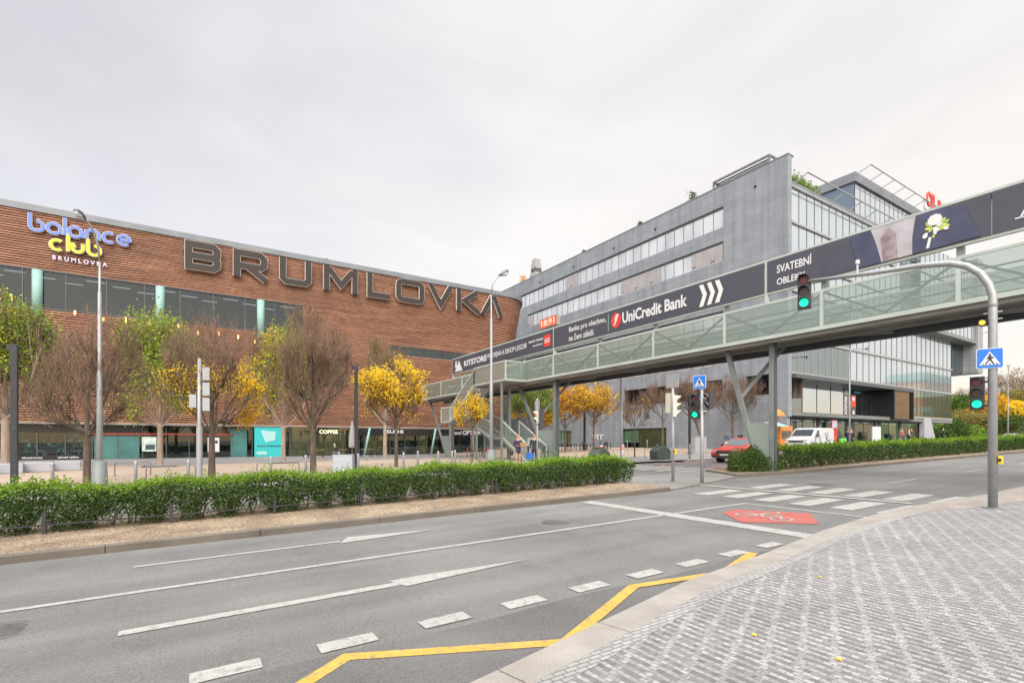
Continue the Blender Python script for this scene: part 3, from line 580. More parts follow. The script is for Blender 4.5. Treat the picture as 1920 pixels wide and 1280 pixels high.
# ground floor shops (z .1 to 3.2)
zg = .08
glaz = MB(); fr = MB()
glaz.add([(-62, .55, zg), (31, .55, zg), (31, .55, 3.2), (-62, .55, 3.2)], [(0, 1, 2, 3)]); glaz.add([(31, .55, zg), (31.5, 8, zg), (31.5, 8, 3.2), (31, .55, 3.2)], [(0, 1, 2, 3)])
g_ = glaz.build('shop_glazing', 'shopglass', mall)
for x in frange(-30, 31, 1.72): fr.box(x-.035, x+.035, .44, .54, zg, 3.2)
fr.box(-62, 31, .40, .52, zg-.3, zg+.10)
fr.build('mullion', 'mull', g_)
mb = MB(); mb.box(-62, 31, 4.2, 4.3, -.2, 3.2); mb.build('shop_back_wall', 'shopin', mall)
mb = MB(); mb.box(-62, 31.4, .6, 4.2, zg-.25, zg-.1); mb.build('shop_floor', 'concrete', mall)
for bb in ((8.6, 14.6, 3.1, 3.2, .1, 3.0), (16.5, 19, 3.0, 3.1, .3, 2.4), (23, 24.4, 2.9, 3.0, .2, 2.5)): mb = MB(); mb.box(*bb); mb.build('lit_shop_wall', 'warmin', mall)
random.seed(7)
for nm_, x0, x1 in (('goods_shelf', -12.0, -8.0), ('goods_shelf', 18.8, 23), ('goods_shelf', 26, 30)):
    mb = MB()
    for k in range(70):
        x = random.uniform(x0, x1); z = .45+.42*random.randint(0, 4); wd_ = random.uniform(.08, .28); mb.mi = random.randint(0, 4); mb.box(x, x+wd_, 1.2, 1.35, z, z+random.uniform(.12, .34))
    mb.mi = 5
    for k in range(6): mb.box(x0, x1, 1.15, 1.4, .40+.42*k, .44+.42*k)
    mb.build(nm_, [M('goods_a', (.55, .5, .38)), M('goods_b', (.08, .28, .14)), M('goods_c', (.35, .22, .26)), M('goods_d', (.6, .6, .55)), M('goods_e', (.05, .35, .42)), 'darkin'], mall)
for bb in ((-12.6, -3.95, .38, .50, 2.5, 3.2), (-12.6, -7.45, .36, .42, .1, .62), (14.7, 31, -.16, .40, 2.38, 3.18)): mb = MB(); mb.box(*bb); mb.build('shop_fascia', 'black', mall)
for bb in ((-7.4, 3.2, .30, .42, 2.36, 2.46),): mb = MB(); mb.box(*bb); mb.build('red_trim', 'redtrim', mall)
frost = M('frosted_teal', (.05, .16, .155), .4, var=.2, scale=1.2)
for bb in ((-7.2, -4.1, .46, .50, .25, 2.2), (3.0, 4.4, .46, .50, .1, 3.1)): mb = MB(); mb.box(*bb); mb.build('frosted_panel', frost, mall)
mb = MB(); mb.box(8.4, 14.2, .30, .40, 2.95, 3.08); mb.build('warm_trim', 'warmin', mall)
for x in (16.2, 24.0): mb = MB(); mb.tube([(x-.5, -.2, .1), (x+.1, -.2, 3.2)], .12, 10); mb.build('raking_column', 'teal', mall, smooth=True)
# roof bits
for x, h in ((12.0, .35), (12.6, .25), (20.5, .2)): m_ = MB(); m_.lathe([(.05, 0), (.05, h), (.16, h+.01), (.16, h+.15), (.03, h+.2)], (x, 1.0, 20.35+.45), 8); m_.build('roof_vent', 'parapet', mall)

# big letters, every one a part of its sign
U, V = (1, 0, 0), (0, 0, 1)
def stroke(mb, pts, t, org, u=Vector(U), v=Vector(V), dep=.25, closed=False, hh=None):
    """thick line with mitred corners in the u,v plane"""
    n = len(pts); L_, R_ = [], []
    for i in range(n):
        p = Vector(pts[i]); a = Vector(pts[(i-1) % n]) if (closed or i > 0) else None; b = Vector(pts[(i+1) % n]) if (closed or i < n-1) else None
        d1 = (p-a).normalized() if a is not None else None; d2 = (b-p).normalized() if b is not None else None
        d1 = d1 if d1 is not None else d2; d2 = d2 if d2 is not None else d1
        n1 = Vector((-d1.y, d1.x)); n2 = Vector((-d2.y, d2.x)); m = (n1+n2)
        m = m/max(.35, m.length_squared/2) if m.length > .01 else n1
        L_.append(p+m*t/2); R_.append(p-m*t/2)
    u = Vector(u); v = Vector(v); nn = u.cross(v)*dep; org = Vector(org)
    f = lambda q: org+u*q.x+v*q.y
    vs = []
    for a, b in zip(L_, R_): vs += [f(b), f(a), f(a)+nn, f(b)+nn]
    m = n if closed else n-1
    fs = [(i*4+k, i*4+(k+1) % 4, ((i+1) % n)*4+(k+1) % 4, ((i+1) % n)*4+k) for i in range(m) for k in range(4)]
    if not closed: fs += [(3, 2, 1, 0), ((n-1)*4, (n-1)*4+1, (n-1)*4+2, (n-1)*4+3)]
    mb.add(vs, fs)
big = thing('facade_sign', 'row of huge dark outlined capital letters on the brown batten facade', 'sign', (0, YF-.32, 17.5))
T = .57
def rnd(x0, y0, x1, y1, r):    # rounded rectangle centre-line
    o = []
    for cx, cy, a0 in ((x1-r, y0+r, -90), (x1-r, y1-r, 0), (x0+r, y1-r, 90), (x0+r, y0+r, 180)):
        o += [(cx+r*math.cos(R(a0+k*30)), cy+r*math.sin(R(a0+k*30))) for k in range(4)]
    return o
hh = 2.6; t2 = T/2
def letter_shapes(ch, w_):
    a = t2; b = w_-t2; top = hh-t2; mid = hh*.5
    if ch == 'B': return [([(a, t2), (b-.3, t2), (b, t2+.3), (b, mid-.25), (b-.25, mid), (b, mid+.25), (b, top-.3), (b-.3, top), (a, top)], 1), ([(a, mid), (b-.3, mid)], 0)]
    if ch == 'R': return [([(a, 0), (a, top), (b-.35, top), (b, top-.35), (b, mid+.1), (b-.3, mid-.2), (a+.3, mid-.2)], 0), ([(w_*.45, mid-.3), (w_-.15, -.05)], 0)]
    if ch == 'U': return [([(a, hh), (a, t2+.3), (a+.3, t2), (b-.3, t2), (b, t2+.3), (b, hh)], 0)]
    if ch == 'M': return [([(a, 0), (a, hh)], 0), ([(a+.22, hh-.25), (w_/2, .75), (b-.22, hh-.25)], 0), ([(b, 0), (b, hh)], 0)]
    if ch == 'L': return [([(a, hh), (a, t2), (w_, t2)], 0)]
    if ch == 'O': return [(rnd(a, t2, b, top, .4), 1)]
    if ch == 'V': return [([(.25, hh), (w_/2, .35), (w_-.25, hh)], 0)]
    if ch == 'K': return [([(a, 0), (a, hh)], 0), ([(w_-.35, hh-.1), (a+.75, mid), (w_-.1, .05)], 0)]
    return [([(.28, 0), (w_/2-.05, hh-.35), (w_/2+.35, hh-.35), (w_-.25, -.05)], 0)]
for ch, x0, x1 in [('B', -.68, 2.12), ('R', 3.18, 6.1), ('U', 7.21, 10.19), ('M', 11.4, 14.88), ('L', 15.93, 18.44), ('O', 19.18, 22.52), ('V', 23.05, 26.15), ('K', 26.71, 29.79), ('A', 30.0, 33.2)]:
    yo = 0 if x0 < 28 else 0
    f = MB(); rm = MB()
    for i, (pts, cl) in enumerate(letter_shapes(ch, x1-x0)):
        stroke(rm, pts, T+.09, (x0, yo-.006*i, 0), dep=.22, closed=bool(cl)); stroke(f, pts, T, (x0, yo-.10-.006*i, 0), dep=.16, closed=bool(cl))
    r_ = rm.build('letter', 'lrim', big); f.build('letter_face', 'letter', r_)
club = thing('club_sign', 'rounded blue and lime lettering high on the left of the brown batten facade', 'sign', (0, YF-.25, 0))
def arc(cx, cy, r, a0, a1, n=18): return [(cx+r*math.cos(R(a0+(a1-a0)*i/n)), cy+r*math.sin(R(a0+(a1-a0)*i/n))) for i in range(n+1)]
def glyphs(spec, mat, nm, t, org):
    rmat = 'signwhite'
    for gi_, strokes in enumerate(spec):
        org = (org[0], org[1]-.004, org[2])
        f = MB(); rm = MB()
        for i, p in enumerate(strokes): stroke(rm, p, t+.09, (org[0], org[1]-.005*i, org[2]), dep=.12); stroke(f, p, t, (org[0], org[1]-.06-.005*i, org[2]), dep=.10)
        r_ = rm.build('letter', 'lrim', club); f.build('letter_face', mat, r_)
r = .40
B = lambda x: [[(x, 1.35), (x, r)]+arc(x+r, r, r, 180, 450, 20)[1:]]
A_ = lambda x: [[(x+2*r, 0), (x+2*r, r)]+arc(x+r, r, r, 0, 300, 20)[1:]+[(x+2*r-.1, .05)]]
spec = [B(0), A_(1.05), [[(2.12, 1.45), (2.12, 0)]], A_(2.38), [[(3.5, 0), (3.5, 2*r)], [(3.5, r)]+arc(3.5+r, r, r, 180, 0, 14)+[(3.5+2*r, 0)]],
        [arc(5.0, r, r, 50, 310, 20)], [[(5.62, r), (6.35, r)]+arc(6.0, r, r, 5, 315, 20)]]
glyphs(spec, 'blue', 'letter', .19, (-11.1, 0, 18.72))
spec = [[arc(.4, r, r, 50, 310, 20)], [[(1.08, 1.45), (1.08, 0)]], [[(1.35, 2*r), (1.35, r)]+arc(1.35+r*.85, r, r*.85, 180, 360, 12)+[(1.35+1.7*r, 2*r)]], [[(2.35, 1.3), (2.35, r)]+arc(2.35+r, r, r, 180, 450, 20)[1:]]]
glyphs(spec, 'lime', 'letter', .20, (-9.85, 0, 17.42))
text('small_letters', 'B R U M L O V K A', 'lilac', club, (-9.75, 0, 16.62), U, V, 3.5, .36, .02, .08)

# shop signs and posters
sg = thing('shop_sign', 'glowing pale letters reading COFFEE over the cafe front behind the bare tree', 'sign', (11.1, YF+.2, 2.55)); text('lettering', 'COFFEE', M('coffee_glow', (.7, .75, .5), emit=(.8, .9, .5), es=.7), sg, (0, 0, 0), U, V, 1.9, .42, .03)
mb = MB(); mb.box(-.1, 2.0, .03, .08, -.1, .55); mb.build('backing', 'black', sg)
sg = thing('shop_sign', 'white capitals beside white script on the black fascia under the footbridge', 'sign', (25.9, YF-.2, 2.5)); text('lettering', 'OPTIKA', 'white', sg, (1.75, 0, 0), U, V, 2.5, .58, .03); text('small_lettering', 'Grand', 'white', sg, (0, 0, .05), U, V, 1.5, .45, .02, shear=.3); text('small_lettering', 'Brarr', 'white', sg, (4.5, 0, .08), U, V, .8, .36, .02)
sg = thing('shop_sign', 'white letters reading SUSHI on the black fascia behind the yellow tree', 'sign', (18.2, YF-.2, 2.62)); text('lettering', 'SUSHI', 'white', sg, (0, 0, 0), U, V, 1.9, .42, .03)
sg = thing('shop_sign', 'small white words on the black strip below the leftmost shelves', 'sign', (-11.7, YF+.35, .3)); text('lettering', 'blogadventiny', 'white', sg, (0, 0, 0), U, V, 1.25, .2, .02)
sg = thing('shop_sign', 'small white words on the black strip below the shelves beside the leafless tree', 'sign', (-9.55, YF+.35, .3)); text('lettering', 'zdravá výživa', 'white', sg, (0, 0, 0), U, V, 1.35, .22, .02)
ps = thing('poster', 'tall turquoise advertising poster with a white trapezoid figure in the shop window', 'poster', (5.0, YF-.1, .1)); mb = MB(); mb.box(0, 2.75, 0, .06, 0, 3.05); mb.build('panel', 'cyan', ps)
pcy = (M('pale_cyan_print', (.36, .58, .60)))
for pp in ([(.55, 2.75), (1.9, 2.6), (1.85, 1.75), (.95, 1.55)], [(.2, .35), (1.1, .35), (1.1, .65), (.2, .65)]): mb = MB(); mb.prism(pp, (0, -.012, 0), U, V, .01); mb.build('white_figure', pcy, ps)
text('lettering', 'Rodina & Restaurace', 'tealglass' if 0 else 'suit', ps, (.25, -.012, 1.12), U, V, 2.2, .17, .03, .006)
ps = thing('poster', 'square pale picture poster in the dark striped shop window between two tree trunks', 'poster', (-3.9, YF+.3, .85)); mb = MB(); mb.box(0, 1.05, 0, .05, 0, 1.3); mb.build('panel', M('poster_print', (.30, .42, .40), scale=2.5, col2=(.62, .70, .66)), ps); mb = MB(); mb.box(.25, .95, -.01, 0, .15, .6); mb.build('picture', 'shopin', ps)
ps = thing('poster', 'narrow white poster with a dark round emblem beside the thick bare trunk', 'poster', (1.1, YF+.3, .75)); mb = MB(); mb.box(0, .95, 0, .05, 0, 1.35); mb.build('panel', 'signwhite', ps); mb = MB(); mb.prism([(.7+.13*math.cos(k*.5236), .95+.13*math.sin(k*.5236)) for k in range(12)], (0, -.012, 0), U, V, .01); mb.build('emblem', 'black', ps)

K['lobbyglass'] = glass('lobby_glass', (.58, .70, .68), .14, .02, fmax=.6); K['strip'] = bpy.data.materials['strip_light']; K['amberw'] = M('amber_panel', (.55, .26, .06), .7, var=.1)
# ------------------------------------------------------------ grey office building
XG, YG = 45., 24.8
off = thing('office_building', 'large grey stone office block with long ribbon windows and a glazed front', 'building', (XG, YG, 0))
top = 27.5; zb = .7
wl = MB()
bands = [(23.3, 25.4, 6.4, 43.6), (19.9, 21.9, 6.4, 41.5), (16.4, 18.4, 6.4, 43.5), (12.9, 14.9, 6.4, 43.5), (9.4, 11.4, 6.4, 43.5)]
ye = 62.
z = top
for z0, z1, a, b in bands:
    wl.box(0, .5, 0, ye, z1, z); wl.box(0, .5, 0, a, z0, z1); wl.box(0, .5, b, ye, z0, z1); z = z0
wl.box(0, .5, 0, ye, 8.0, 9.4)
low = [(1.2, 4.0), (6.5, 20.3), (24.5, 38)]   # windows 6.1..8
y = 0
for a, b in low: wl.box(0, .5, y, a, 6.1, 8.0); y = b
wl.box(0, .5, y, ye, 6.1, 8.0); wl.box(0, .5, 0, ye, 3.27, 6.1)
gl_ = [(13.6, 20.6), (30.5, 36)]; y = 0
for a, b in gl_: wl.box(0, .5, y, a, zb-1, 3.27); y = b
wl.box(0, .5, y, ye, zb-1, 3.27)
wl.build('stone_wall', 'granite', off)
mb = MB(); mb.box(.003, .6, -.10, -.003, 4, 27.49); mb.build('corner_fin', 'granite', off)
mb = MB(); mb.box(-.04, .9, -.13, ye, top, top+.10); mb.build('coping', 'parapet', off)
mb = MB(); mb.box(.55, 38, .5, ye, 24.2, 24.5); mb.box(15, 38, 16, ye, 4, 24.2); mb.build('roof', 'parapet', off)
# ribbon windows: recessed glass, mullions, dark head, closed shutters
random.seed(11)
shut = {0: [(29.2, 31.8)], 1: [(6.5, 10.2), (14.6, 20.8), (40, 41.5)], 2: [(18, 22)], 3: [(12, 15), (25, 29)], 4: [(9, 12), (20, 23)]}
K['wingl'] = M('ribbon_window_glass', (.52, .55, .58), .12, .5, scale=.9, col2=(.72, .74, .77), vscale=(1, .6, .2), spec=.8)
for bi, (z0, z1, a, b) in enumerate(bands):
    mb = MB(); mb.add([(.16, a, z0), (.16, b, z0), (.16, b, z1), (.16, a, z1)], [(0, 3, 2, 1)]); wn_ = mb.build('ribbon_window', 'wingl', off)
    mb = MB()
    for yy in frange(a, b, 1.24): mb.box(.13, .157, yy-.022, yy+.022, z0, z1-.22)
    mb.box(.10, .155, a, b, z1-.20, z1-.002); mb.box(.1, .155, a, b, z0+.002, z0+.05); mb.build('frame', 'mull', wn_)
    for (c, d) in shut.get(bi, []):
        mb = MB(); n = int((d-c)/.45)
        for k in range(n): mb.box(.05, .12, c+(d-c)*k/n+.008, c+(d-c)*(k+1)/n-.008, z0+(.35 if k % 5 == 2 else 0), z1-.25)
        mb.build('shutter', M('shutter', (.33, .315, .325), .6, var=.08, scale=1) if 'sh' not in K else 'sh', wn_); K.setdefault('sh', bpy.data.materials['shutter'])
for i, (a, b) in enumerate(low):
    mb = MB(); mb.add([(.38, a, 6.1), (.38, b, 6.1), (.38, b, 8), (.38, a, 8)], [(0, 3, 2, 1)]); wn_ = mb.build('window', 'dglass', off)
    mb = MB()
    mb.box(.3, .37, a, b, 7.94, 7.998); mb.box(.3, .37, a, b, 6.102, 6.16)
    for yy in frange(a, b, 1.4): mb.box(.3, .37, yy-.03, yy+.03, 6.1, 8)
    mb.build('frame', 'mull', wn_); mb = MB(); mb.box(3, 3.1, a-1, b+1, 5.8, 8.2); mb.build('room', M('brown_curtain', (.10, .06, .05), scale=.8, col2=(.35, .30, .25), vscale=(1, 3, .3)) if not i else bpy.data.materials['brown_curtain'], off)
for i, (a, b) in enumerate(gl_):
    mb = MB(); mb.add([(.38, a, .8), (.38, b, .8), (.38, b, 3.27), (.38, a, 3.27)], [(0, 3, 2, 1)]); wn_ = mb.build('shop_window', 'shopglass', off)
    mb = MB()
    mb.box(.3, .37, a, b, 3.2, 3.268); mb.box(.3, .37, a, b, .8, .9)
    for yy in frange(a, b, 1.5): mb.box(.3, .37, yy-.03, yy+.03, .8, 3.27)
    mb.build('frame', 'mull', wn_); mb = MB(); mb.box(3, 3.1, a, b, .7, 3.2); mb.build('room', 'warmin', off)
for yy, zz_ in ((3, 25.9), (15.2, 26.2), (22, 26.2), (30, 26.2), (38, 26.2), (46, 26.2)):
    mb = MB(); mb.tube([(-.06, yy, zz_), (.1, yy, zz_)], .13, 10); mb.build('drain_outlet', 'black', off)
# rooftop frame and plants along the edge
rf = thing('roof_frame', 'grey steel frame with a louvred screen standing on the roof near the tall stone corner', 'roof frame', (47.5, 27.9, 27.6)); mb = MB()
for a, b in (((0, 0, -3), (0, 0, 2.1)), ((0, 3.9, -3), (0, 3.9, 1.6)), ((3, 0, -3), (3, 0, 2.1)), ((0, 0, 2.1), (0, 6.2, 2.1)), ((0, 0, 2.1), (3, 0, 2.1)), ((0, 6.2, -3), (0, 6.2, 2.1)), ((3, 0, 2.1), (3, 6.2, 2.1)), ((0, 6.2, 2.1), (3, 6.2, 2.1))): mb.bar(a, b, .18, .18)
mb.build('frame', 'greysteel', rf); mb = MB()
for k in range(7): mb.box(.2, .26, .1, 6.1, .4+k*.23, .55+k*.23)
mb.build('louvre', 'mull', rf)
ch_ = thing('roof_vent', 'pale boxy flue standing on the far left end of the stone roof', 'flue', (46.5, 66.0, 27.5)); mb = MB(); mb.box(-.6, .6, -.6, .6, 0, 2.6); mb.box(-.5, .5, -.5, .5, 2.6, 3.4); mb.build('stack', 'concrete', ch_); mb = MB(); mb.box(-.62, .62, -.62, .62, 1.3, 1.9); mb.build('grille', 'mull', ch_)

# glazed front (plane y = YG, x from XG), built in the building's frame
def curtain(x0, x1, z0, z1, y, mat, nm='curtain_wall', step=1.36, floors=(), mm='mull', dep=.035):
    mb = MB(); mb.add([(x0, y, z0), (x1, y, z0), (x1, y, z1), (x0, y, z1)], [(0, 1, 2, 3)]); g_ = mb.build(nm, mat, off)
    mb = MB()
    for x in frange(x0, x1, step): mb.box(x-.022, x+.022, y-dep, y-.003, z0, z1)
    mb.build('mullion', mm, g_)
    if floors:
        mb = MB()
        for z in floors: mb.box(x0, x1, y-.16, y-.004, z-.10, z+.10)
        mb.build('floor_rail', 'mull2', g_)
curtain(.6, 46.0, 15.4, 24.9, 0, 'skyglass', floors=(24.85, 21.6, 18.2, 15.45))
curtain(11.8, 39.3, 7.9, 15.4, .003, 'skyglass', floors=(11.1, 7.95))
curtain(26.2, 39.3, 4.6, 7.9, .006, 'tealglass', floors=(4.6,), step=1.1)
curtain(.6, 11.8, 7.9, 15.4, .004, 'tealglass', floors=(11.1, 7.95), step=1.3, mm='mull2')
curtain(.6, 6.0, 4.4, 7.5, 1.8, 'tealglass', floors=(4.5,), step=2.7); K['mirrorglass'] = M('mirror_glass', (.72, .78, .84), .04, .92, var=.03, scale=.5); curtain(6.0, 14.4, 4.4, 7.5, 1.8, 'mirrorglass', floors=(4.5,), step=2.8); curtain(14.4, 20.8, 4.4, 7.5, 1.8, 'tealglass', floors=(4.5,), step=2.1)
curtain(.6, 38, .8, 4.3, 2.4, 'lobbyglass', nm='lobby_glazing', step=2.2)
lit = M('lit_lobby_wall', (.30, .28, .22), .8, scale=.7, col2=(.46, .42, .32), vscale=(1, 1, .4), emit=(.9, .8, .6), es=.14)  # faint glow in the wall itself makes the lobby look lit
for a_, b_ in ((1, 9), (12, 20), (23, 37)): mb = MB(); mb.box(a_, b_, 7.0, 7.1, .8, 4.0); mb.build('lobby_wall', lit, off)
for x_ in frange(2, 36, 2.6): mb = MB(); mb.box(x_, x_+1.2, 3.4, 3.55, 3.9, 3.96); mb.build('added_lobby_light', 'strip', off)  # strip lights added to brighten the lobby
for x_ in frange(2, 19, 2.4): mb = MB(); mb.box(x_, x_+1.3, 2.6, 2.75, 7.3, 7.38); mb.build('added_ceiling_light', 'strip', off)  # strip lights added to lighten the dark recessed floor
for x_, h_, mt_ in ((4, 1.9, 'amberw'), (8.5, 1.4, 'cabinet'), (15, 2.3, 'wedge'), (19, 1.2, 'wood'), (25.5, 2.1, 'cabinet'), (29, 1.3, 'wood'), (33, 1.9, 'signblue')): mb = MB(); mb.box(x_, x_+1.5, 4.6, 5.2, .8, .8+h_); mb.build('display_stand', mt_, off)
mb = MB(); mb.box(.6, 26.2, -.45, 3, 7.5, 7.86); mb.build('canopy_slab', 'mull', off)
mb = MB(); mb.box(.6, 39.4, -.1, 3.5, 4.1, 4.45); mb.build('floor_slab', 'greysteel', off)
mb = MB(); mb.box(20.8, 26.1, -.5, 2, 4.2, 4.3); mb.box(20.8, 21, -.5, 2, 4.3, 7.49); mb.box(25.9, 26.1, -.5, 2, 4.3, 7.49); mb.box(20.8, 26.1, -.5, 2, 7.38, 7.49); mb.build('black_frame', 'black', off)
mb = MB(); mb.add([(21, -.3, 4.3), (25.9, -.3, 4.3), (25.9, -.3, 7.4), (21, -.3, 7.4)], [(0, 1, 2, 3)]); mb.build('projecting_window', 'tealglass', off)
mb = MB(); mb.box(.6, 39, 8, 8.2, .5, 15.4); mb.box(26.3, 39.2, 4, 4.1, 4.6, 8); mb.build('interior_wall', M('office_interior', (.05, .08, .085), .9, scale=.5, col2=(.20, .26, .26), vscale=(1, 1, 3)), off)
mb = MB(); mb.box(.6, 39, 4, 8, 11.0, 11.2); mb.box(.6, 26, 3.1, 8, 7.55, 7.8); mb.box(0.6, 39, .6, 8, 14.6, 14.8); mb.build('ceiling', 'concrete', off)
for x in (2, 8, 14, 20.5, 27, 33): mb = MB(); mb.tube([(x, 1.2, .6), (x, 1.2, 4.1)], .22, 12); mb.build('column', 'mull2', off, smooth=True)
# right end: overhanging upper volume with big stone frame
mb = MB(); mb.box(24, 45.4, -1.2, 5, 14.9, 15.35); mb.build('overhang_slab', 'greysteel', off)
mb = MB(); mb.box(44.6, 46.6, -1.3, 10, 11.0, 26.5); mb.box(39.4, 44.59, .6, 10, 11.0, 14.88); mb.build('stone_frame', 'granitex', off)
curtain(39.3, 44.5, 11.1, 14.9, .3, 'tealglass', step=1.3)
curtain(26.4, 44.6, 15.36, 25, -1.0, 'skyglass', floors=(21.6, 18.2), step=1.36)
# setback top storeys
mb = MB(); mb.box(22.3, 48, 4.2, 30, 24.5, 33.9); mb.build('upper_storeys', 'parapet', off)
mb = MB(); mb.box(22.0, 48.3, 3.9, 30.2, 33.0, 34.1); mb.build('roof_parapet', 'parapet', off)
curtain(22.4, 48, 24.6, 32.9, 4.15, 'skyglass', floors=(28.6,))
mb = MB(); mb.add([(22.27, 4.3, 24.6), (22.27, 8.0, 24.6), (22.27, 8.0, 32.9), (22.27, 4.3, 32.9)], [(0, 3, 2, 1)]); mb.build('end_glazing', M('blue_glass', (.16, .21, .27), .1, .5), off)
def rail(x0, x1, y, z, out_):
    mb = MB()
    for x in frange(x0, x1, 3.2): mb.bar((x, y, z), (x, y-out_, z+.5), .06, .10)
    mb.tube([(x0, y-out_, z+.5), (x1, y-out_, z+.5)], .07, 6); return mb
rail(22.3, 48, 3.9, 33.8, 1.5).build('sunshade_rail', 'mull2', off); rail(.8, 21, -.2, 25.0, 1.2).build('sunshade_rail', 'mull2', off)
mb = MB(); mb.box(.6, 46, -.05, .4, 24.9, 25.35); mb.build('front_parapet', 'parapet', off)
rs = thing('roof_sign', 'red letters on the roof behind the end of the long banner', 'sign', (86.5, 28.2, 34.2)); text('lettering', 'CSL', 'red', rs, (0, 0, .5), U, V, 3.4, 2.1, .04, .15); text('lettering', 'Behring', 'red', rs, (4.1, 0, .1), U, V, 6.5, 2.2, .04, .15); mb = MB(); mb.bar((-.3, .2, .2), (11, .2, .2), .08, .08); mb.bar((-.3, .2, 1.4), (11, .2, 1.4), .08, .08); [mb.bar((x, .2, -.3), (x, .2, 1.5), .08, .08) for x in (0, 4, 8, 11)]; mb.build('frame', 'mull2', rs)
sg = thing('shop_sign', 'white raised letters on the grey wall behind the orange tree', 'sign', (XG-.05, 50.9, 1.95)); text('lettering', 'VIT', 'white', sg, (0, 0, 0), (0, -1, 0), V, 2.3, .7, .03, .05)
mb = MB(); mb.prism([(0, 0), (3.9, 0), (1.9, 3.3), (0, 3.3)], (75.0, 24.6, 1.3), (1, 0, 0), V, -.5); tag(mb.build('wedge_wall', 'wedge'), 'white wedge shaped wall leaning at the right end of the glazed front', 'wall')

# ------------------------------------------------------------ footbridge
X0, X1 = 20.0, 22.7
br = thing('footbridge', 'long grey-green steel footbridge with glazed sides crossing the road towards the brown building', 'footbridge', (X0, 0, 6.0))
YA, YB = -9.0, 49.0
posts = [49.0, 44.2, 39.7, 35.1, 30.2, 26.4, 22.1, 17.9, 13.8, 9.7, 5.7, 1.7, -2.3, -6.3]
W_ = X1-X0
mb = MB(); mb.box(.1, W_-.1, YA, YB, .12, .2); mb.build('deck', 'soffit', br)
mb = MB(); mb.box(-.05, .06, YA, YB, -.02, .13); mb.box(W_-.06, W_+.05, YA, YB, -.02, .13); mb.build('edge_beam', 'bridge2', br)
mb = MB(); mb.box(.07, 1.15, YA, YB, -.06, .11); mb.box(.07, .19, YA, YB, -.16, -.06); mb.box(1.15, 1.27, YA, YB, -.20, .11); mb.build('soffit', 'soffit', br)
mb = MB(); mb.box(1.6, W_-.08, YA, YB, -.02, .11); mb.box(W_-.22, W_-.07, YA, YB, -.28, -.03); mb.build('underside', 'mull', br)
for y in posts: mb = MB(); mb.bar((1.2, y+.5, -.07), (W_, y-1.6, -.07), .09, .09); mb.build('cross_brace', 'bridge', br)
for x, nm in ((0, 'near'), (W_, 'far')):
    mb = MB(); mb.tube([(x, YA, 1.47), (x, YB, 1.47)], .035, 8); mb.box(x-.03, x+.03, YA, YB, 1.40, 1.47); mb.build('handrail', 'bridge2', br)
    for y in posts:
        mb = MB(); mb.box(x-.05, x+.05, y-.06, y+.06, .13, 1.40); mb.build('post', 'bridge2', br)
for x in (.10, W_-.10):      # truss diagonals and inner rails seen through the panels
    for i, (a, b) in enumerate(zip(posts, posts[1:])):
        mb = MB(); m = (a+b)/2
        mb.bar((x, a-.1, 1.35), (x, m, .22), .07, .07); mb.bar((x, m, .22), (x, b+.1, 1.35), .07, .07); mb.build('truss_diagonal', 'bridge', br)
mb = MB()
for z in (.55, 1.05): mb.tube([(.35, YA, z), (.35, YB, z)], .03, 6); mb.tube([(W_-.35, YA, z), (W_-.35, YB, z)], .03, 6)
mb.build('inner_rail', 'bridge', br)
for xx in (-.02, W_+.02):
    for a, b in zip(posts, posts[1:]):
        if xx < 0 and 34 < a < 36: continue
        mb = MB(); mb.add([(xx, a-.07, .14), (xx, b+.07, .14), (xx, b+.07, 1.39), (xx, a-.07, 1.39)], [(0, 1, 2, 3)]); mb.build('glass_panel', 'bglass', br)
# frame carrying the banners
bz0, bz1 = 1.86, 3.20
for y in posts+[41.51]:
    if y < 42: mb = MB(); mb.box(.12, .28, y-.09, y+.09, 1.4, 3.1); mb.build('banner_post', 'bridge', br)
mb = MB(); mb.box(-.03, .10, YA, 41.51, bz1-.06, bz1+.05); mb.box(-.03, .10, YA, 41.51, bz0-.05, bz0+.05); mb.box(.12, .35, YA, 41.4, bz1-.15, bz1-.03); mb.build('banner_rail', 'bridge2', br)
for y in (41.55, 26.37, 11.87): mb = MB(); mb.box(-.035, .11, y-.06, y+.06, bz0-.4, bz1+.05); mb.build('banner_upright', 'bridge2', br)
# lights under the rail
# pillars: upright, raking leg, strut, plate
def pillar(yp, ytop, ybase, zj, yj, xa=.42, xb=.72, hy=.15):
    z0 = G(X0+.6, yp)-6.2
    mb = MB(); mb.box(xa, xb, yp-hy, yp+hy, z0, -.06); p = mb.build('pillar', 'greysteel', br, bevel=.02)
    mb = MB(); mb.box(xa+.01, xb-.01, yp-hy-.04, yp-hy-.002, z0, -.06); mb.build('pillar_edge', 'mull', br)
    mb = MB(); mb.bar((.6, ybase, z0), (.6, ytop, -.04), .16, .19); mb.build('raking_leg', 'greysteel', br)
    t = (zj-6-z0)/(-.04-z0); mb = MB(); mb.bar((.6, ybase+(ytop-ybase)*t, zj-6), (2.2, yp+.45, -.05), .13, .15); mb.build('strut', 'greysteel', br)
    mb = MB(); zt = z0+2.35; mb.prism([(yp+hy, z0), (ybase-.05, z0), (ybase+(ytop-ybase)*2.3/(-z0), zt), (yp+hy, zt)], (.5, 0, 0), (0, 1, 0), (0, 0, 1), .12); mb.build('base_plate', 'bridge', br)
pillar(11.95, 14.1, 12.45, 3.7, 13.1, .48, .68, .11); pillar(26.9, 31.5, 27.7, 3.0, 28); pillar(43.0, 48.3, 43.9, 3.1, 44)
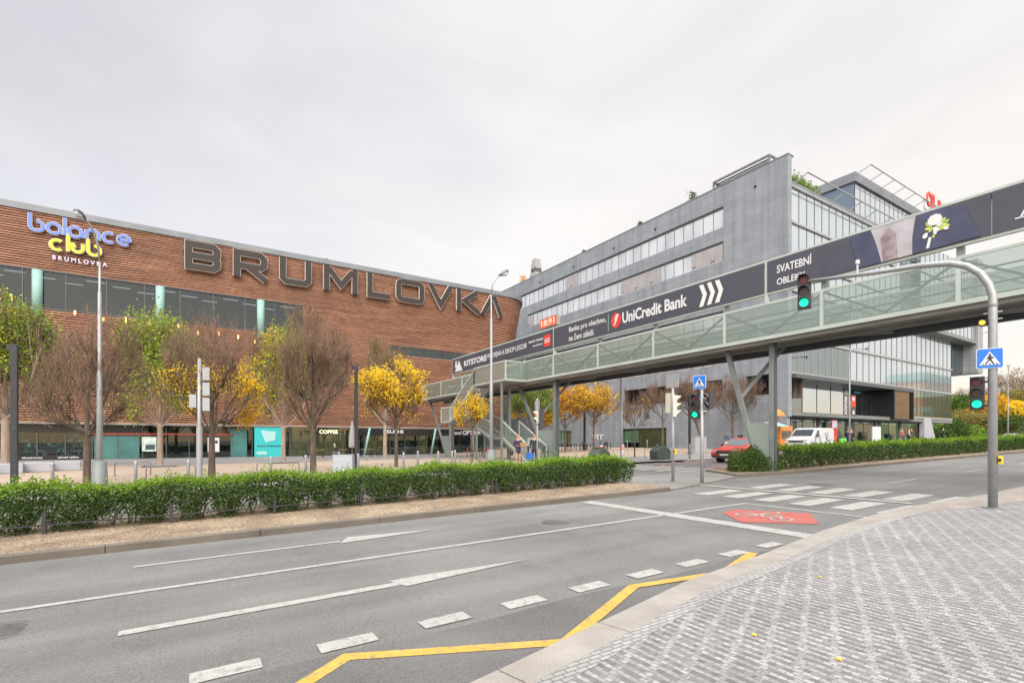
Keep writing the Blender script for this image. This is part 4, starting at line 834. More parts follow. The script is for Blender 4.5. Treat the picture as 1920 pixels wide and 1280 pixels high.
# landing that juts out, and the zigzag stair
stt = thing('bridge_stair', 'zigzag steel stair with glazed sides and open treads coming down from the footbridge', 'stair', (X0, 0, 0))
def sidepanel(x, ya, za, yb, zb, h=1.2, nm='side_panel'):
    mb = MB(); mb.add([(x, ya, za), (x, yb, zb), (x, yb, zb+h), (x, ya, za+h)], [(0, 1, 2, 3)]); p = mb.build(nm, 'bglass', stt)
    mb = MB()
    for o in (0, h): mb.bar((x, ya, za+o), (x, yb, zb+o), .07, .10)
    mb.bar((x, ya, za), (x, ya, za+h), .07, .07); mb.bar((x, yb, zb), (x, yb, zb+h), .07, .07); mb.build('frame', 'bridge2', p)
sidepanel(-1.75, 29.6, 6.05, 34.2, 6.05, 1.3); 
mb = MB(); mb.add([(-1.75, 29.6, 6.05), (-.05, 29.6, 6.05), (-.05, 29.6, 7.35), (-1.75, 29.6, 7.35)], [(0, 1, 2, 3)]); p = mb.build('side_panel', 'bglass', stt)
mb = MB(); mb.bar((-1.75, 29.6, 6.05), (-.05, 29.6, 6.05), .07, .12); mb.bar((-1.75, 29.6, 7.35), (-.05, 29.6, 7.35), .06, .08); mb.bar((-1.75, 29.6, 6.), (-1.75, 29.6, 7.4), .09, .09); mb.build('frame', 'bridge2', p)
mb = MB(); mb.box(-1.75, -.06, 29.6, 34.2, 5.93, 6.05); mb.build('upper_landing', 'soffit', stt)
def flight(xa, xb, ya, za, yb, zb, n, nm='flight'):
    mb = MB()
    for k in range(n):
        t = (k+.5)/n; y = ya+(yb-ya)*t; z = za+(zb-za)*t; d = abs(yb-ya)/n*.5; mb.box(xa+.05, xb-.05, y-d, y+d, z-.02, z+.03)
    f = mb.build('treads', 'mull2', stt)
    for x in (xa, xb): mb = MB(); mb.bar((x, ya, za-.05), (x, yb, zb-.05), .06, .22); mb.build('stringer', 'bridge', stt); sidepanel(x, ya, za+.08, yb, zb+.08, 1.12)
flight(-1.75, -.25, 34.2, 6.0, 38.4, 3.42, 14)
mb = MB(); mb.box(-1.8, -.1, 38.4, 40.2, 3.30, 3.42); mb.build('landing', 'bridge', stt); sidepanel(-1.8, 38.4, 3.42, 40.2, 3.42, 1.2)
flight(-.05, 1.4, 38.3, 3.35, 34.6, 2.05, 8)
mb = MB(); mb.box(-.3, 1.5, 31.0, 34.6, 1.93, 2.05); mb.build('landing', 'bridge', stt)
flight(-1.2, .3, 31.0, 2.05, 27.6, .25, 10); sidepanel(-1.2, 26.4, .2, 27.6, .2, 1.75)
for x, y in ((-1.7, 33.9), (-1.7, 30.2), (-1.7, 38.6), (1.4, 38.2), (-.4, 31.2), (1.4, 34.3)):
    mb = MB(); z1 = {30.2: 5.95, 33.9: 5.95, 38.6: 3.3}.get(y, 3.3 if y > 38 else 5.95); mb.box(x-.07, x+.07, y-.07, y+.07, 0, z1); mb.build('support_post', 'greysteel', stt)

# banners on the bridge (top-level things)
UB = (0, -1, 0)
def banner(label, ya, yb):
    b = thing('banner', label, 'banner', (X0-.06, ya, 7.9)); mb = MB(); mb.box(0, .05, yb-ya+.004, -.004, 0.0, 1.26)
    mb.build('sheet', 'bill', b); return b
b1_ = banner('farthest black banner on the footbridge, with a long white text and a red square', 41.51, 26.43)
text('lettering', 'KITSTORE', 'white', b1_, (-.012, -2.3, .36), UB, V, 4.0, .50, .035, .006)
text('lettering', 'PRODEJNA A ESHOP LEGO®', 'white', b1_, (-.012, -6.45, .36), UB, V, 5.6, .50, .008, .006)
text('small_lettering', 'Hadovka 8 - Brumlovka', 'white', b1_, (-.012, -12.3, .74), UB, V, 1.75, .16, .02, .006); text('small_lettering', 'www.kitstore.cz', 'white', b1_, (-.012, -12.8, .42), UB, V, 1.2, .13, .02, .006)
mb = MB(); mb.prism([(.5, .10), (2.0, .10), (1.25, 1.05), (.98, .62), (.86, .75)], (-.005, 0, 0), UB, V, .008); mb.prism([(.5, .5), (.78, .5), (.86, 1.02), (.62, 1.1)], (-.005, 0, 0), UB, V, .008); mb.build('white_emblem', 'white', b1_)
mb = MB(); mb.prism([(14.15, .22), (14.85, .22), (14.85, .98), (14.15, .98)], (-.005, 0, 0), UB, V, .01); mb.build('red_square', 'red', b1_); text('square_lettering', 'LEGO', 'signwhite', b1_, (-.02, -14.22, .45), UB, V, .56, .3, .03, .004)
b2_ = banner('dark footbridge banner with a bank name, red round emblem and three pale chevrons', 26.31, 11.93)
text('lettering', 'Banka pro všechno,', 'white', b2_, (-.012, -1.6, .62), UB, V, 3.35, .42, .012, .006); text('lettering', 'na čem záleží.', 'white', b2_, (-.012, -1.6, .14), UB, V, 2.35, .40, .012, .006)
mb = MB(); mb.prism([(5.12, .15), (5.16, .15), (5.16, 1.12), (5.12, 1.12)], (-.005, 0, 0), UB, V, .008); mb.build('thin_bar', 'teal', b2_)
mb = MB(); mb.prism([(5.75+.39*math.cos(k*.2618), .63+.42*math.sin(k*.2618)) for k in range(24)], (-.005, 0, 0), UB, V, .01); mb.build('red_emblem', 'red', b2_)
mb = MB(); mb.prism([(5.55, .33), (5.72, .40), (5.98, .92), (5.78, .96), (5.60, .62), (5.76, .70)], (-.02, 0, 0), UB, V, .006); mb.build('white_numeral', 'signwhite', b2_)
text('lettering', 'UniCredit Bank', 'white', b2_, (-.012, -6.25, .34), UB, V, 4.3, .62, .03, .006)
mb = MB()
for k in range(3):
    u = 11.22+k*.42; mb.prism([(u, .13), (u+.22, .13), (u+.42, .64), (u+.22, 1.14), (u, 1.14), (u+.20, .64)], (-.005, 0, 0), UB, V, .008)
mb.build('chevrons', 'pale', b2_)
b3_ = banner('dark banner printed with a suited torso, pale tie and white buttonhole flower', 11.81, 4.93)
text('lettering', 'SVATEBNÍ', 'white', b3_, (-.012, -.42, .66), UB, V, 1.36, .40, .02, .006); text('lettering', 'OBLEKY', 'white', b3_, (-.012, -.42, .18), UB, V, 1.12, .27, .02, .006)
def prn(nm, polys, mat, o=.005):
    mb = MB(); [mb.prism(p, (-o-.0006*i, 0, 0), UB, V, .004) for i, p in enumerate(polys)]; mb.build(nm, mat, b3_)
prn('dark_sleeve', [[(2.02, .02), (2.12, .5), (2.5, .85), (3.45, 1.16), (3.75, 1.24), (3.9, .02)]], 'suitdk', .004)
prn('shirt', [[(3.75, 1.24), (5.06, 1.24), (4.98, .6), (4.98, .02), (4.05, .02), (3.92, .7)]], 'shirt', .010)
prn('tie', [[(4.05, .85), (4.28, 1.12), (4.5, .85), (4.55, .02), (4.12, .02)]], 'tie', .016)
prn('jacket', [[(4.96, .02), (4.96, .6), (5.05, 1.24), (5.75, 1.24), (6.0, 1.15), (6.22, 1.13), (6.33, 1.0), (6.38, .72), (6.52, .4), (6.66, .04)], [(3.1, 1.16), (3.75, 1.24), (3.92, .7), (4.08, .02), (3.4, .02)]], 'suit', .022)
random.seed(5); leaves = []; petals = []
for k in range(30):
    a = random.uniform(0, 6.28); rr_ = random.uniform(.05, .33); cx, cy = 5.52+rr_*math.cos(a)*1.05, .68+rr_*math.sin(a)*.85; s_ = random.uniform(.06, .10)
    (leaves if k % 3 else petals).append([(cx+s_*q*math.cos(a+t), cy+s_*q*math.sin(a+t)) for q, t in [(1.5, 0), (.8, .9), (.6, 2.2), (.7, 3.14), (.6, 4.1), (.8, 5.3)]])
prn('leaf_spray', leaves, 'limeprint', .028)
prn('petals', petals+[[(5.56+.19*math.cos(t*.7), .92+.18*math.sin(t*.7)) for t in range(9)]], 'pale', .048); prn('stem', [[(5.32, .08), (5.40, .08), (5.47, .4), (5.39, .42)]], 'pale', .028)
b4_ = banner('nearest dark footbridge banner with one large white serif A', 4.92, -9)
mb = MB(); stroke(mb, [(.62, .28), (1.02, 1.08)], .05, (-.012, 0, 0), UB, V, .006); stroke(mb, [(1.02, 1.08), (1.30, .28)], .13, (-.012, 0, 0), UB, V, .006); stroke(mb, [(.74, .52), (1.2, .52)], .045, (-.012, 0, 0), UB, V, .006); stroke(mb, [(.5, .27), (.78, .27)], .04, (-.012, 0, 0), UB, V, .006); stroke(mb, [(1.12, .27), (1.5, .27)], .04, (-.012, 0, 0), UB, V, .006); mb.build('letter', 'white', b4_)

# orange digital clock above the far banner
ck = thing('digital_clock', 'orange digital clock with dim digits standing above the banner before the grey wall', 'clock', (23.2, 32.45, 10.6)); mb = MB(); mb.box(0, .25, -2.25, 0, 0, .78); mb.build('case', 'bridge', ck); mb = MB(); mb.box(-.02, 0, -2.2, -.05, .05, .73); mb.build('screen', M('orange_screen', (.55, .10, .04), emit=(.9, .16, .06), es=.12), ck); text('digits', '18:91', M('pale_digits', (.8, .6, .5), emit=(1, .7, .55), es=.1), ck, (-.03, -.25, .14), UB, V, 1.7, .5, .02, .005); mb = MB(); mb.box(.1, .18, -1.3, -1.2, -1.6, 0); mb.box(.1, .18, -.9, -.8, -1.6, 0); mb.build('stand', 'bridge', ck)

# ------------------------------------------------------------ foliage helpers
def leafcloud(mb, pts, size, rnd_=random, cup=.25):
    vs = []; fs = []
    for p in pts:
        d = Vector((rnd_.gauss(0, 1), rnd_.gauss(0, 1), rnd_.gauss(0, 1)))
        if d.length < .01: continue
        d.normalize(); e = d.orthogonal().normalized(); e.rotate(Matrix.Rotation(rnd_.uniform(0, 6.28), 3, d)); f = d.cross(e)
        s = size*rnd_.uniform(.65, 1.35); p = Vector(p); i = len(vs)
        vs += [p-e*s*.5, p+f*s*.30+d*s*cup*.4, p+e*s*.5, p-f*s*.30+d*s*cup*.4]; fs += [(i, i+1, i+2, i+3)]
    mb.add(vs, fs)
def hedge(name, label, path, w_, h, n, size, shoots, seed, stems=True, gapfn=None, mats=('hedge', 'hedgetip')):
    rg = random.Random(seed); t = thing(name, label, 'hedge', (0, 0, 0)); ln = []; tot = 0
    for a, b in zip(path, path[1:]): d = math.hypot(b[0]-a[0], b[1]-a[1]); ln.append((tot, d, a, b)); tot += d
    def at(s_):
        for o, d, a, b in ln:
            if s_ <= o+d or (o, d, a, b) == ln[-1]: u = (s_-o)/d; return a[0]+(b[0]-a[0])*u, a[1]+(b[1]-a[1])*u, (b[1]-a[1])/d, (b[0]-a[0])/d
    pts = []; tips = []
    while len(pts)+len(tips) < n:
        s_ = rg.random()*tot; x, y, sy, sx = at(s_); bush = math.sin(s_*7.2+math.sin(s_*2.1)*1.5)    # individual shrubs swell and thin
        hz = rg.random()**.85*h
        low_ = hz/h
        wd_ = w_*(.66+.34*min(1, low_*1.9))*(1+.12*bush)
        if low_ < .20 and bush < .1 and rg.random() < .8: continue
        if low_ < .5 and bush < -.5 and rg.random() < .55: continue
        o = rg.uniform(-1, 1); o = math.copysign(abs(o)**.45, o) if low_ < .85 else o
        zt = hz+(rg.gauss(0, .02))+((.045*math.sin(s_*3.1)+.03*math.sin(s_*1.3+1)) if low_ > .7 else 0)
        q_ = (x-sy*o*wd_/2, y+sx*o*wd_/2, G(x, y)+.12+.01+zt)
        (tips if low_ > .80 and rg.random() < (low_-.74)*3.6 else pts).append(q_)
    for k in range(shoots):
        s_ = rg.random()*tot; x, y, sy, sx = at(s_); o = rg.uniform(-.5, .5)*w_; hgt = rg.uniform(.05, .17)*(1.9 if rg.random() < .12 else 1)
        dx, dy = rg.gauss(0, .03), rg.gauss(0, .03); x, y = x-sy*o, y+sx*o; z0 = G(x, y)+.12+h-.10+.045*math.sin(s_*3.1)+.03*math.sin(s_*1.3+1)
        for j in range(int(4+hgt*38)):
            u = rg.random(); tips.append((x+dx*u+rg.gauss(0, .022), y+dy*u+rg.gauss(0, .022), z0+hgt*u+.05))
    mb = MB(); leafcloud(mb, pts, size, rg); mb.build('foliage', mats[0], t)
    mb = MB(); leafcloud(mb, tips, size*.85, rg); mb.build('young_shoots', mats[1], t)
    if stems:
        mb = MB(); s_ = 0
        while s_ < tot:
            x, y, sy, sx = at(s_+rg.uniform(-.1, .1)); g = G(x, y)+.1
            for k in range(5): mb.tube([(x+rg.gauss(0, .03), y+rg.gauss(0, .03), g), (x+rg.gauss(0, .10), y+rg.gauss(0, .08), g+.25), (x+rg.gauss(0, .17), y+rg.gauss(0, .14), g+h*.6)], [.012, .009, .005], 4, False)
            s_ += .42
        mb.build('stems', 'bark', t)
    return t
hedge('hedge', 'clipped green privet hedge with bright shoots along the median, left of the crossing', [(-9, 13.02), (12.9, 12.85)], .95, .84, 105000, .056, 1900, 3)
hedge('hedge', 'clipped green hedge along the median to the right of the thick bridge leg', [(21.4, 12.2), (24, 12.4), (32, 12.3), (47, 11.75), (75, 10.2), (110, 8.6)], 1.05, .96, 105000, .088, 3200, 8)
rgj = random.Random(9); jt = thing('juniper_shrub', 'low spreading dark green shrub at the gravel median end below the bridge leg', 'shrub', (20.5, 12.75, G(20.5, 12.7)+.1)); pts = []
while len(pts) < 13000:
    a, b, c_ = rgj.uniform(-1, 1), rgj.uniform(-1, 1), rgj.random()
    if a*a+b*b+c_*c_ > 1 or a*a+b*b+c_*c_ < .35: continue
    lump = .8+.2*math.sin(a*7+1)*math.cos(b*6); pts.append((a*1.75*lump, b*1.15*lump, c_*1.25*lump))
mb = MB(); leafcloud(mb, pts, .07, rgj); mb.build('foliage', 'hedgedk', jt); mb = MB()
for k in range(26): a = rgj.uniform(0, 6.28); mb.tube([(0, 0, 0), (.7*math.cos(a), .5*math.sin(a), .3), (1.4*math.cos(a), .9*math.sin(a), .55)], [.02, .014, .006], 4)
mb.build('stems', 'bark', jt)
# low dark rail fence inside the left hedge
lf = thing('rail_fence', 'low black metal rail fence running inside the left hedge', 'fence', (0, 13.0, 0)); 
for x in [-8.2+k*1.95 for k in range(11)]: m_ = MB(); m_.box(x-.03, x+.03, -.50, -.44, G(x, 13)+.08, G(x, 13)+.52); m_.build('post', 'dsteel', lf)
mb = MB(); mb.bar((-9, -.47, G(-9, 13)+.28), (12.4, -.47, G(12.4, 13)+.28), .025, .03); mb.build('rail', 'dsteel', lf)

# ------------------------------------------------------------ trees
def grow(mb, tw, p, d, ln, rad, lvl, rg, tips, up, env, nseg=4):
    pts = [p.copy()]; rads = [rad]; dd = d.copy()
    for i in range(nseg):
        dd = (dd+Vector((rg.gauss(0, .10), rg.gauss(0, .10), rg.gauss(0, .06)+up))).normalized(); q = pts[-1]+dd*ln/nseg
        if env and not env(q): break
        pts.append(q); rads.append(rad*(1-.55*(i+1)/nseg))
    if len(pts) < 2: return
    (mb if lvl < 2 else tw).tube(pts, rads, 7 if lvl == 0 else (5 if lvl == 1 else 3), False)
    if lvl >= 3:
        tips += pts[1:]; return
    nb = {0: 7, 1: 8, 2: 7}[lvl]
    for k in range(nb):
        u = .25+.75*(k+rg.random())/nb; i = min(len(pts)-2, int(u*(len(pts)-1))); f = u*(len(pts)-1)-i; q = pts[i].lerp(pts[i+1], min(1, f))
        b = (pts[i+1]-pts[i]).normalized(); s = b.orthogonal().normalized(); s.rotate(Matrix.Rotation(rg.uniform(0, 6.28), 3, b))
        nd = (b*1.0+s*rg.uniform(.45, .85)).normalized(); grow(mb, tw, q, nd, ln*rg.uniform(.48, .66), max(.0065, rads[i]*.5), lvl+1, rg, tips, up*1.1, env, 3 if lvl else 4)
    if lvl == 2: tips += pts[2:]
def tree(name, label, x, y, hgt, th, cr, seed, tr=.12, leaf=None, nleaf=0, lsize=.1, where=None, spread=.16, bark='bark', twig='twig', nl=12, up=.17, group=None, vase=.8, lean=(0, 0), extra=None, fine=0, fl=1., z=None, extra_leaf=None):
    rg = random.Random(seed); t = thing(name, label, 'tree', (x, y, (G(x, y)+.06) if z is None else z), 0, group); mb = MB(); tw = MB(); tips = []
    top_ = Vector((lean[0], lean[1], th))
    mb.tube([(0, 0, -.05), (lean[0]*.3, lean[1]*.3, th*.4), tuple(top_)], [tr*1.15, tr, tr*.85], 12)
    mb.tube([tuple(top_), (lean[0]*1.3, lean[1]*1.3, th+(hgt-th)*.45)], [tr*.8, tr*.35], 8)
    cz = (th+hgt)/2+.1; hz = (hgt-th)/2+.25
    ph = rg.uniform(0, 6.28)
    def env(q):
        a = math.atan2(q.y-lean[1], q.x-lean[0]); k = 1+.16*math.sin(3*a+ph+q.z*1.3)+.12*math.sin(q.z*2.9+5*a+ph)
        return ((q.x-lean[0])/cr)**2+((q.y-lean[1])/cr)**2+((q.z-cz)/hz)**2 < 1.05*k*k
    for k in range(nl):
        a = 2*math.pi*(k+rg.random()*.7)/nl; el = R((rg.uniform(4, 22), rg.uniform(22, 45), rg.uniform(45, 78))[k % 3])*vase+R(4)
        d = Vector((math.cos(a)*math.cos(el), math.sin(a)*math.cos(el), math.sin(el))); zz_ = th*(.92+.12*rg.random()) if k % 3 else th+(hgt-th)*rg.uniform(.03, .38)
        grow(mb, tw, Vector((lean[0], lean[1], zz_)), d, (hgt-th)*rg.uniform(.55, .85), tr*(.40, .36, .30)[k % 3], 0, rg, tips, up, env, 5)
    if fine:
        for _ in range(fine):
            p = rg.choice(tips); d = Vector((p.x-lean[0], p.y-lean[1], 0))*.12+Vector((rg.gauss(0, .35), rg.gauss(0, .35), .55+rg.random()*.5)); d.normalize(); l_ = rg.uniform(.2, .55)*fl
            q = p+d*l_*.5+Vector((rg.gauss(0, .03), rg.gauss(0, .03), 0)); tw.tube([p, q, q+(d+Vector((rg.gauss(0, .15), rg.gauss(0, .15), .25)))*l_*.5], [.0075, .006, .004], 3, False)
    mb.build('trunk', bark, t); tw.build('twigs', twig, t)
    def put(nm, mat, n, size, wh, sp):
        pool = [p for p in tips if wh is None or wh(p)]
        if not pool: return
        ps = [rg.choice(pool)+Vector((rg.gauss(0, sp), rg.gauss(0, sp), rg.gauss(0, sp*.8))) for _ in range(n)]; m2 = MB(); leafcloud(m2, ps, size, rg); m2.build(nm, mat, t)
    if leaf: put('crown', leaf, nleaf, lsize, where, spread)
    for e in (extra or [])+([extra_leaf] if extra_leaf else []): put('leaves', *e)
    return t
front = 'row of young street trees along the plaza edge'
tree('plane_tree', 'nearly leafless brown-twigged tree just left of the tall galvanised lamp post', -3.73, 26.93, 7.2, 1.95, 1.80, 21, .13, 'lrusset', 1000, .055, None, .2, fine=1500, group=front, extra=[('lolive', 900, .07, lambda p: p.x < -.5 and p.z < 5, .2)])
tree('plane_tree', 'half bare tree with scattered yellow leaves, behind the pole with grey boxes', .7, 26.99, 7.6, 2.05, 2.15, 22, .14, fine=1600, extra_leaf=('lrusset', 1000, .055, None, .2), leaf='lyellow', nleaf=2600, lsize=.085, where=lambda p: p.z < 4.9 and p.x > -2.2, spread=.16, group=front, extra=[('lyellow', 1900, .09, lambda p: p.x > 1.2 and p.z < 5.6, .14), ('lorange', 350, .09, lambda p: p.z < 3.1, .1)])
tree('plane_tree', 'dense leafless broom-shaped tree between the turquoise poster and the black post', 5.01, 26.36, 8.0, 2.3, 1.80, 23, .14, 'lrusset', 1200, .055, None, .2, fine=1900, group=front, extra=[('lolive', 1500, .07, lambda p: p.x < .3, .2)], nl=13, up=.2)
tree('maple_tree', 'small round tree with a full bright yellow crown just left of the footbridge', 9.95, 28.25, 5.6, 2.2, 2.05, 24, .10, 'lyellow', 9500, .115, lambda p: math.sin(p.x*2.6+p.z*1.9+1)+math.sin(p.y*2.3-p.z*2.4) > -.75, .2, group=front, nl=12)
tree('maple_tree', 'little slender tree with an egg-shaped yellow crown in front of the bridge stair', 15.33, 29.03, 4.35, 2.25, .95, 25, .05, 'lyellow', 4200, .10, None, .10, nl=9, group=front)
back = 'second row of pale-barked trees in front of the shops'
tree('plane_tree', 'pale-trunked tree with green and gold foliage at the left edge behind the black post', -8.84, 38.6, 9.3, 2.9, 2.7, 31, .19, 'lgreen', 10000, .15, None, .28, 'bark2', group=back, extra=[('lyellow', 1500, .15, lambda p: p.x < .3, .25), ('llime', 4200, .15, None, .28)], up=.25)
tree('plane_tree', 'pale-trunked tree with narrow pale green top between the lamp post and the pole with boxes', -1.8, 38.6, 9.8, 2.6, 2.0, 32, .16, 'llime', 9500, .15, None, .34, 'bark2', group=back, extra=[('lgreen', 6200, .14, None, .34)], up=.26)
tree('plane_tree', 'pale-trunked tree with sparse yellow-green upright top beside the turquoise poster', 5.4, 39.0, 9.8, 2.6, 1.8, 33, .15, 'llime', 6500, .14, None, .22, 'bark2', group=back, up=.34, extra=[('lyellow', 900, .14, lambda p: p.x < 0, .16)])
tree('plane_tree', 'pale-trunked tree with tall olive-brown half bare crown rising behind the bright yellow one', 14.3, 43.5, 10.2, 3.0, 2.5, 34, .17, 'lolive', 6500, .10, None, .25, 'bark2', fine=3000, group=back, up=.34, nl=10)
tree('plane_tree', 'olive-leaved tree at the far end under the footbridge beside the brown facade', 26.0, 49.0, 9.0, 2.8, 2.2, 35, .15, 'lolive', 5200, .13, None, .25, 'bark2', up=.3)
tree('maple_tree', 'bushy dark green tree with orange tinges seen under the bridge behind the stair', 30.4, 43.5, 8.2, 2.3, 2.7, 36, .14, 'lgreen', 13000, .15, None, .26, extra=[('lorange', 2300, .15, lambda p: p.z < 4.2, .2)])
tree('maple_tree', 'orange-yellow tree just right of the thick middle bridge pillar', 33.2, 41.8, 6.8, 2.6, 1.9, 37, .10, 'lorange', 5200, .13, None, .2)
tree('maple_tree', 'golden tree with loose foliage in front of the white wall letters', 35.4, 39.8, 7.2, 2.7, 2.3, 38, .10, 'lorange', 3600, .14, lambda p: p.z < 7, .2, extra=[('lyellow', 2600, .14, None, .2)])
tree('maple_tree', 'thin young tree with a few last yellow leaves beside the plain grey lamp post', 26.45, 25.41, 4.6, 1.9, 1.1, 39, .05, 'lyellow', 90, .12, None, .1, nl=6)
bare = 'bare trees in front of the grey stone wall'
tree('bare_tree', 'leafless slim tree directly behind the traffic light with cream backs', 32.7, 28.3, 6.0, 2.7, 1.9, 40, .08, group=bare, nl=7, fine=900)
tree('bare_tree', 'leafless leaning tree behind the pole with the blue crossing sign', 36.5, 27.0, 6.3, 2.6, 2.3, 41, .12, group=bare, lean=(-.6, .5), nl=8, fine=1100)
tree('bare_tree', 'leafless wide tree left of the bridge leg near the red car', 42.6, 28.6, 6.6, 2.7, 2.6, 42, .11, group=bare, nl=9, fine=1200, leaf='lbrown', nleaf=60)

# ------------------------------------------------------------ poles, lamps, traffic lights
def gz(x, y, o=.1): return G(x, y)+o
def head(par, org, n, rz, lit=None, housing='dsteel', sc_=1., ped=False):
    """signal head with n lamps; faces local -X after rotation rz about z"""
    h = .30*sc_; m = Matrix.Translation(org) @ Matrix.Rotation(rz, 4, 'Z')
    def P_(mb): mb.v = [tuple(m @ Vector(v)) for v in mb.v]; return mb
    mb = MB(); mb.box(0, .13*sc_, -.15*sc_, .15*sc_, 0, h*n)
    mb.box(-.012, 0, -.135*sc_, .135*sc_, .012, h*n-.012); hd = P_(mb).build('signal_head', housing, par, bevel=.012)
    for k in range(n):
        z = h*(n-k-.5); col = [('red_off', 'red_on'), ('amber_off', 'amber_on'), ('amber_off', 'green_on')][k if n == 3 else (0 if k == 0 else 2)]
        mb = MB(); mb.tube([(-.03, 0, z), (-.012, 0, z)], .105*sc_, 16); P_(mb).build('lens', col[1] if lit == k else col[0], hd)
        vs = []; fs = []; q = 12
        for i in range(q+1):
            a = R(-25+230*i/q); l = .17*sc_*(.25+.75*max(0, math.sin(a))); vs += [(-.012, .125*sc_*math.cos(a), z+.125*sc_*math.sin(a)), (-.012-l, .12*sc_*math.cos(a), z+.12*sc_*math.sin(a)-.01)]
        fs = [(2*i, 2*i+1, 2*i+3, 2*i+2) for i in range(q)]; mb = MB(); mb.add(vs, fs); P_(mb).build('visor', 'dsteel' if housing != 'cream' else 'cream', hd)
    return hd
def crossing_sign(par, org, rz, s=.5):
    m = Matrix.Translation(org) @ Matrix.Rotation(rz, 4, 'Z'); u = (0, -1, 0)
    def P_(mb): mb.v = [tuple(m @ Vector(v)) for v in mb.v]; return mb
    def rr(a, r): return [(x*a, y*a) for x, y in [(-1+r, -1), (1-r, -1), (1, -1+r), (1, 1-r), (1-r, 1), (-1+r, 1), (-1, 1-r), (-1, -1+r)]]
    h = s/2; mb = MB(); mb.prism(rr(h, .1), (0, 0, 0), u, V, -.02); o = P_(mb).build('crossing_sign', 'signwhite', par)
    def layer(nm, polys, mat, d):
        mb = MB(); [mb.prism([(x*h, y*h) for x, y in p], (-d, 0, 0), u, V, .002) for p in polys]; P_(mb).build(nm, mat, o)
    layer('blue_field', [rr(.94, .1)], 'signblue', .003); layer('white_triangle', [[(-.78, -.66), (.78, -.66), (0, .68)]], 'signwhite', .008)
    ring_ = [(.10*math.cos(k*.785), .34+.10*math.sin(k*.785)) for k in range(8)]
    layer('walking_figure', [ring_, [(-.10, -.10), (.12, -.10), (.15, .16), (.02, .25), (-.12, .16)], [(-.10, -.10), (.04, -.12), (-.10, -.34), (-.26, -.52), (-.34, -.46), (-.2, -.3)], [(-.02, -.10), (.12, -.10), (.2, -.3), (.30, -.52), (.2, -.54), (.08, -.32)], [(-.12, .18), (-.28, -.04), (-.22, -.09), (-.06, .1)], [(.13, .18), (.32, .0), (.27, -.07), (.08, .1)]], 'black', .013)
    layer('stripe', [[(x, -.62), (x+.11, -.62), (x*.8+.09, -.5), (x*.8+.01, -.5)] for x in (-.6, -.36, -.05, .25, .5)], 'black', .012); return o
def button(par, x, y, z, dy=0, dx=0):
    mb = MB(); mb.box(x-.04+dx, x+.04+dx, y-.035+dy, y+.035+dy, z-.02, z+.15); b = mb.build('push_button_box', 'yellowbox', par, bevel=.012); mb = MB(); mb.tube([(x+dx-.06, y+dy, z+.07), (x+dx-.05, y+dy, z+.07)], .03, 10); mb.build('button', 'black', b)
mx_, my_ = 14.21, 3.49
mast = thing('traffic_mast', 'thick grey traffic mast curving over the road with two green signals', 'traffic light', (mx_, my_, gz(mx_, my_)))
mb = MB(); g0 = gz(mx_, my_)
path = [(0, 0, 0), (0, 0, 4.45-g0), (0, .0, 4.85-g0), (0, .06, 5.1-g0), (0, .2, 5.38-g0), (0, .42, 5.6-g0), (0, .70, 5.74-g0), (0, 1.3, 5.86-g0), (0, 2.17, 5.95-g0), (0, 3.75, 6.16-g0)]
mb.tube(path, [.080, .076, .074, .073, .072, .07, .068, .062, .056, .045], 16); mb.build('pole', 'galv', mast, smooth=True)
mb = MB(); mb.tube([(0, 0, 4.62-g0), (0, 0, 4.66-g0)], .088, 16); mb.tube([(0, 0, 0), (0, 0, .015)], .17, 16); mb.build('collar', 'greysteel', mast)
for z in (4.1, 4.35, 4.5): mb = MB(); mb.tube([(0, -.15, z-g0), (0, .15, z-g0)], .009, 6); mb.build('bolt', 'signwhite', mast)
head(mast, (-.02, 3.86, 5.44-g0), 3, R(18), 2, sc_=1.06); head(mast, (-.05, .24, 2.47-g0), 3, R(8), 2, sc_=.78)
mb = MB(); mb.bar((0, 0, 2.55-g0), (0, .2, 2.55-g0), .04, .04); mb.bar((0, 0, 3.05-g0), (0, .2, 3.05-g0), .04, .04); mb.bar((0, 3.6, 6.1-g0), (0, 3.9, 6.3-g0), .05, .05); mb.build('bracket', 'dsteel', mast)
crossing_sign(mast, (-.11, .02, 3.53-g0), R(20), .42); button(mast, 0, 0, 1.33-g0, -.12)
hd = MB(); hd.box(-.1, .05, .08, .2, 4.24-g0, 4.36-g0); a_ = hd.build('warning_light', 'dsteel', mast); m_ = MB(); m_.tube([(-.13, .14, 4.30-g0), (-.10, .14, 4.30-g0)], .05, 12); m_.build('lens', 'amber_on', a_)
m_ = MB(); m_.bar((0, 2.55, 6.0-g0), (0, 2.55, 6.28-g0), .03, .03); m_.lathe([(.03, 0), (.05, .03), (.05, .1), (.02, .12)], (0, 2.55, 6.26-g0), 10); m_.build('detector', 'signwhite', mast)
def pole_thing(name, label, cat, x, y, h, r, mat='galv', group=None, base=None, o=.1):
    t = thing(name, label, cat, (x, y, gz(x, y, o)), 0, group); mb = MB(); mb.tube([(0, 0, 0), (0, 0, h*.45), (0, 0, h)], [r, r, r*.85], 14); mb.build('pole', mat, t, smooth=True)
    if base: mb = MB(); mb.lathe([(base[0], 0), (base[0], .05), (base[0]*.82, base[1]*.9), (base[0]*.6, base[1])], (0, 0, 0), 20); mb.build('base', 'greysteel', t, smooth=True)
    return t
pa = pole_thing('traffic_light', 'island signal pole with cream housings and a blank square plate on top', 'traffic light', 14.5, 12.08, 3.85, .055, o=.06)
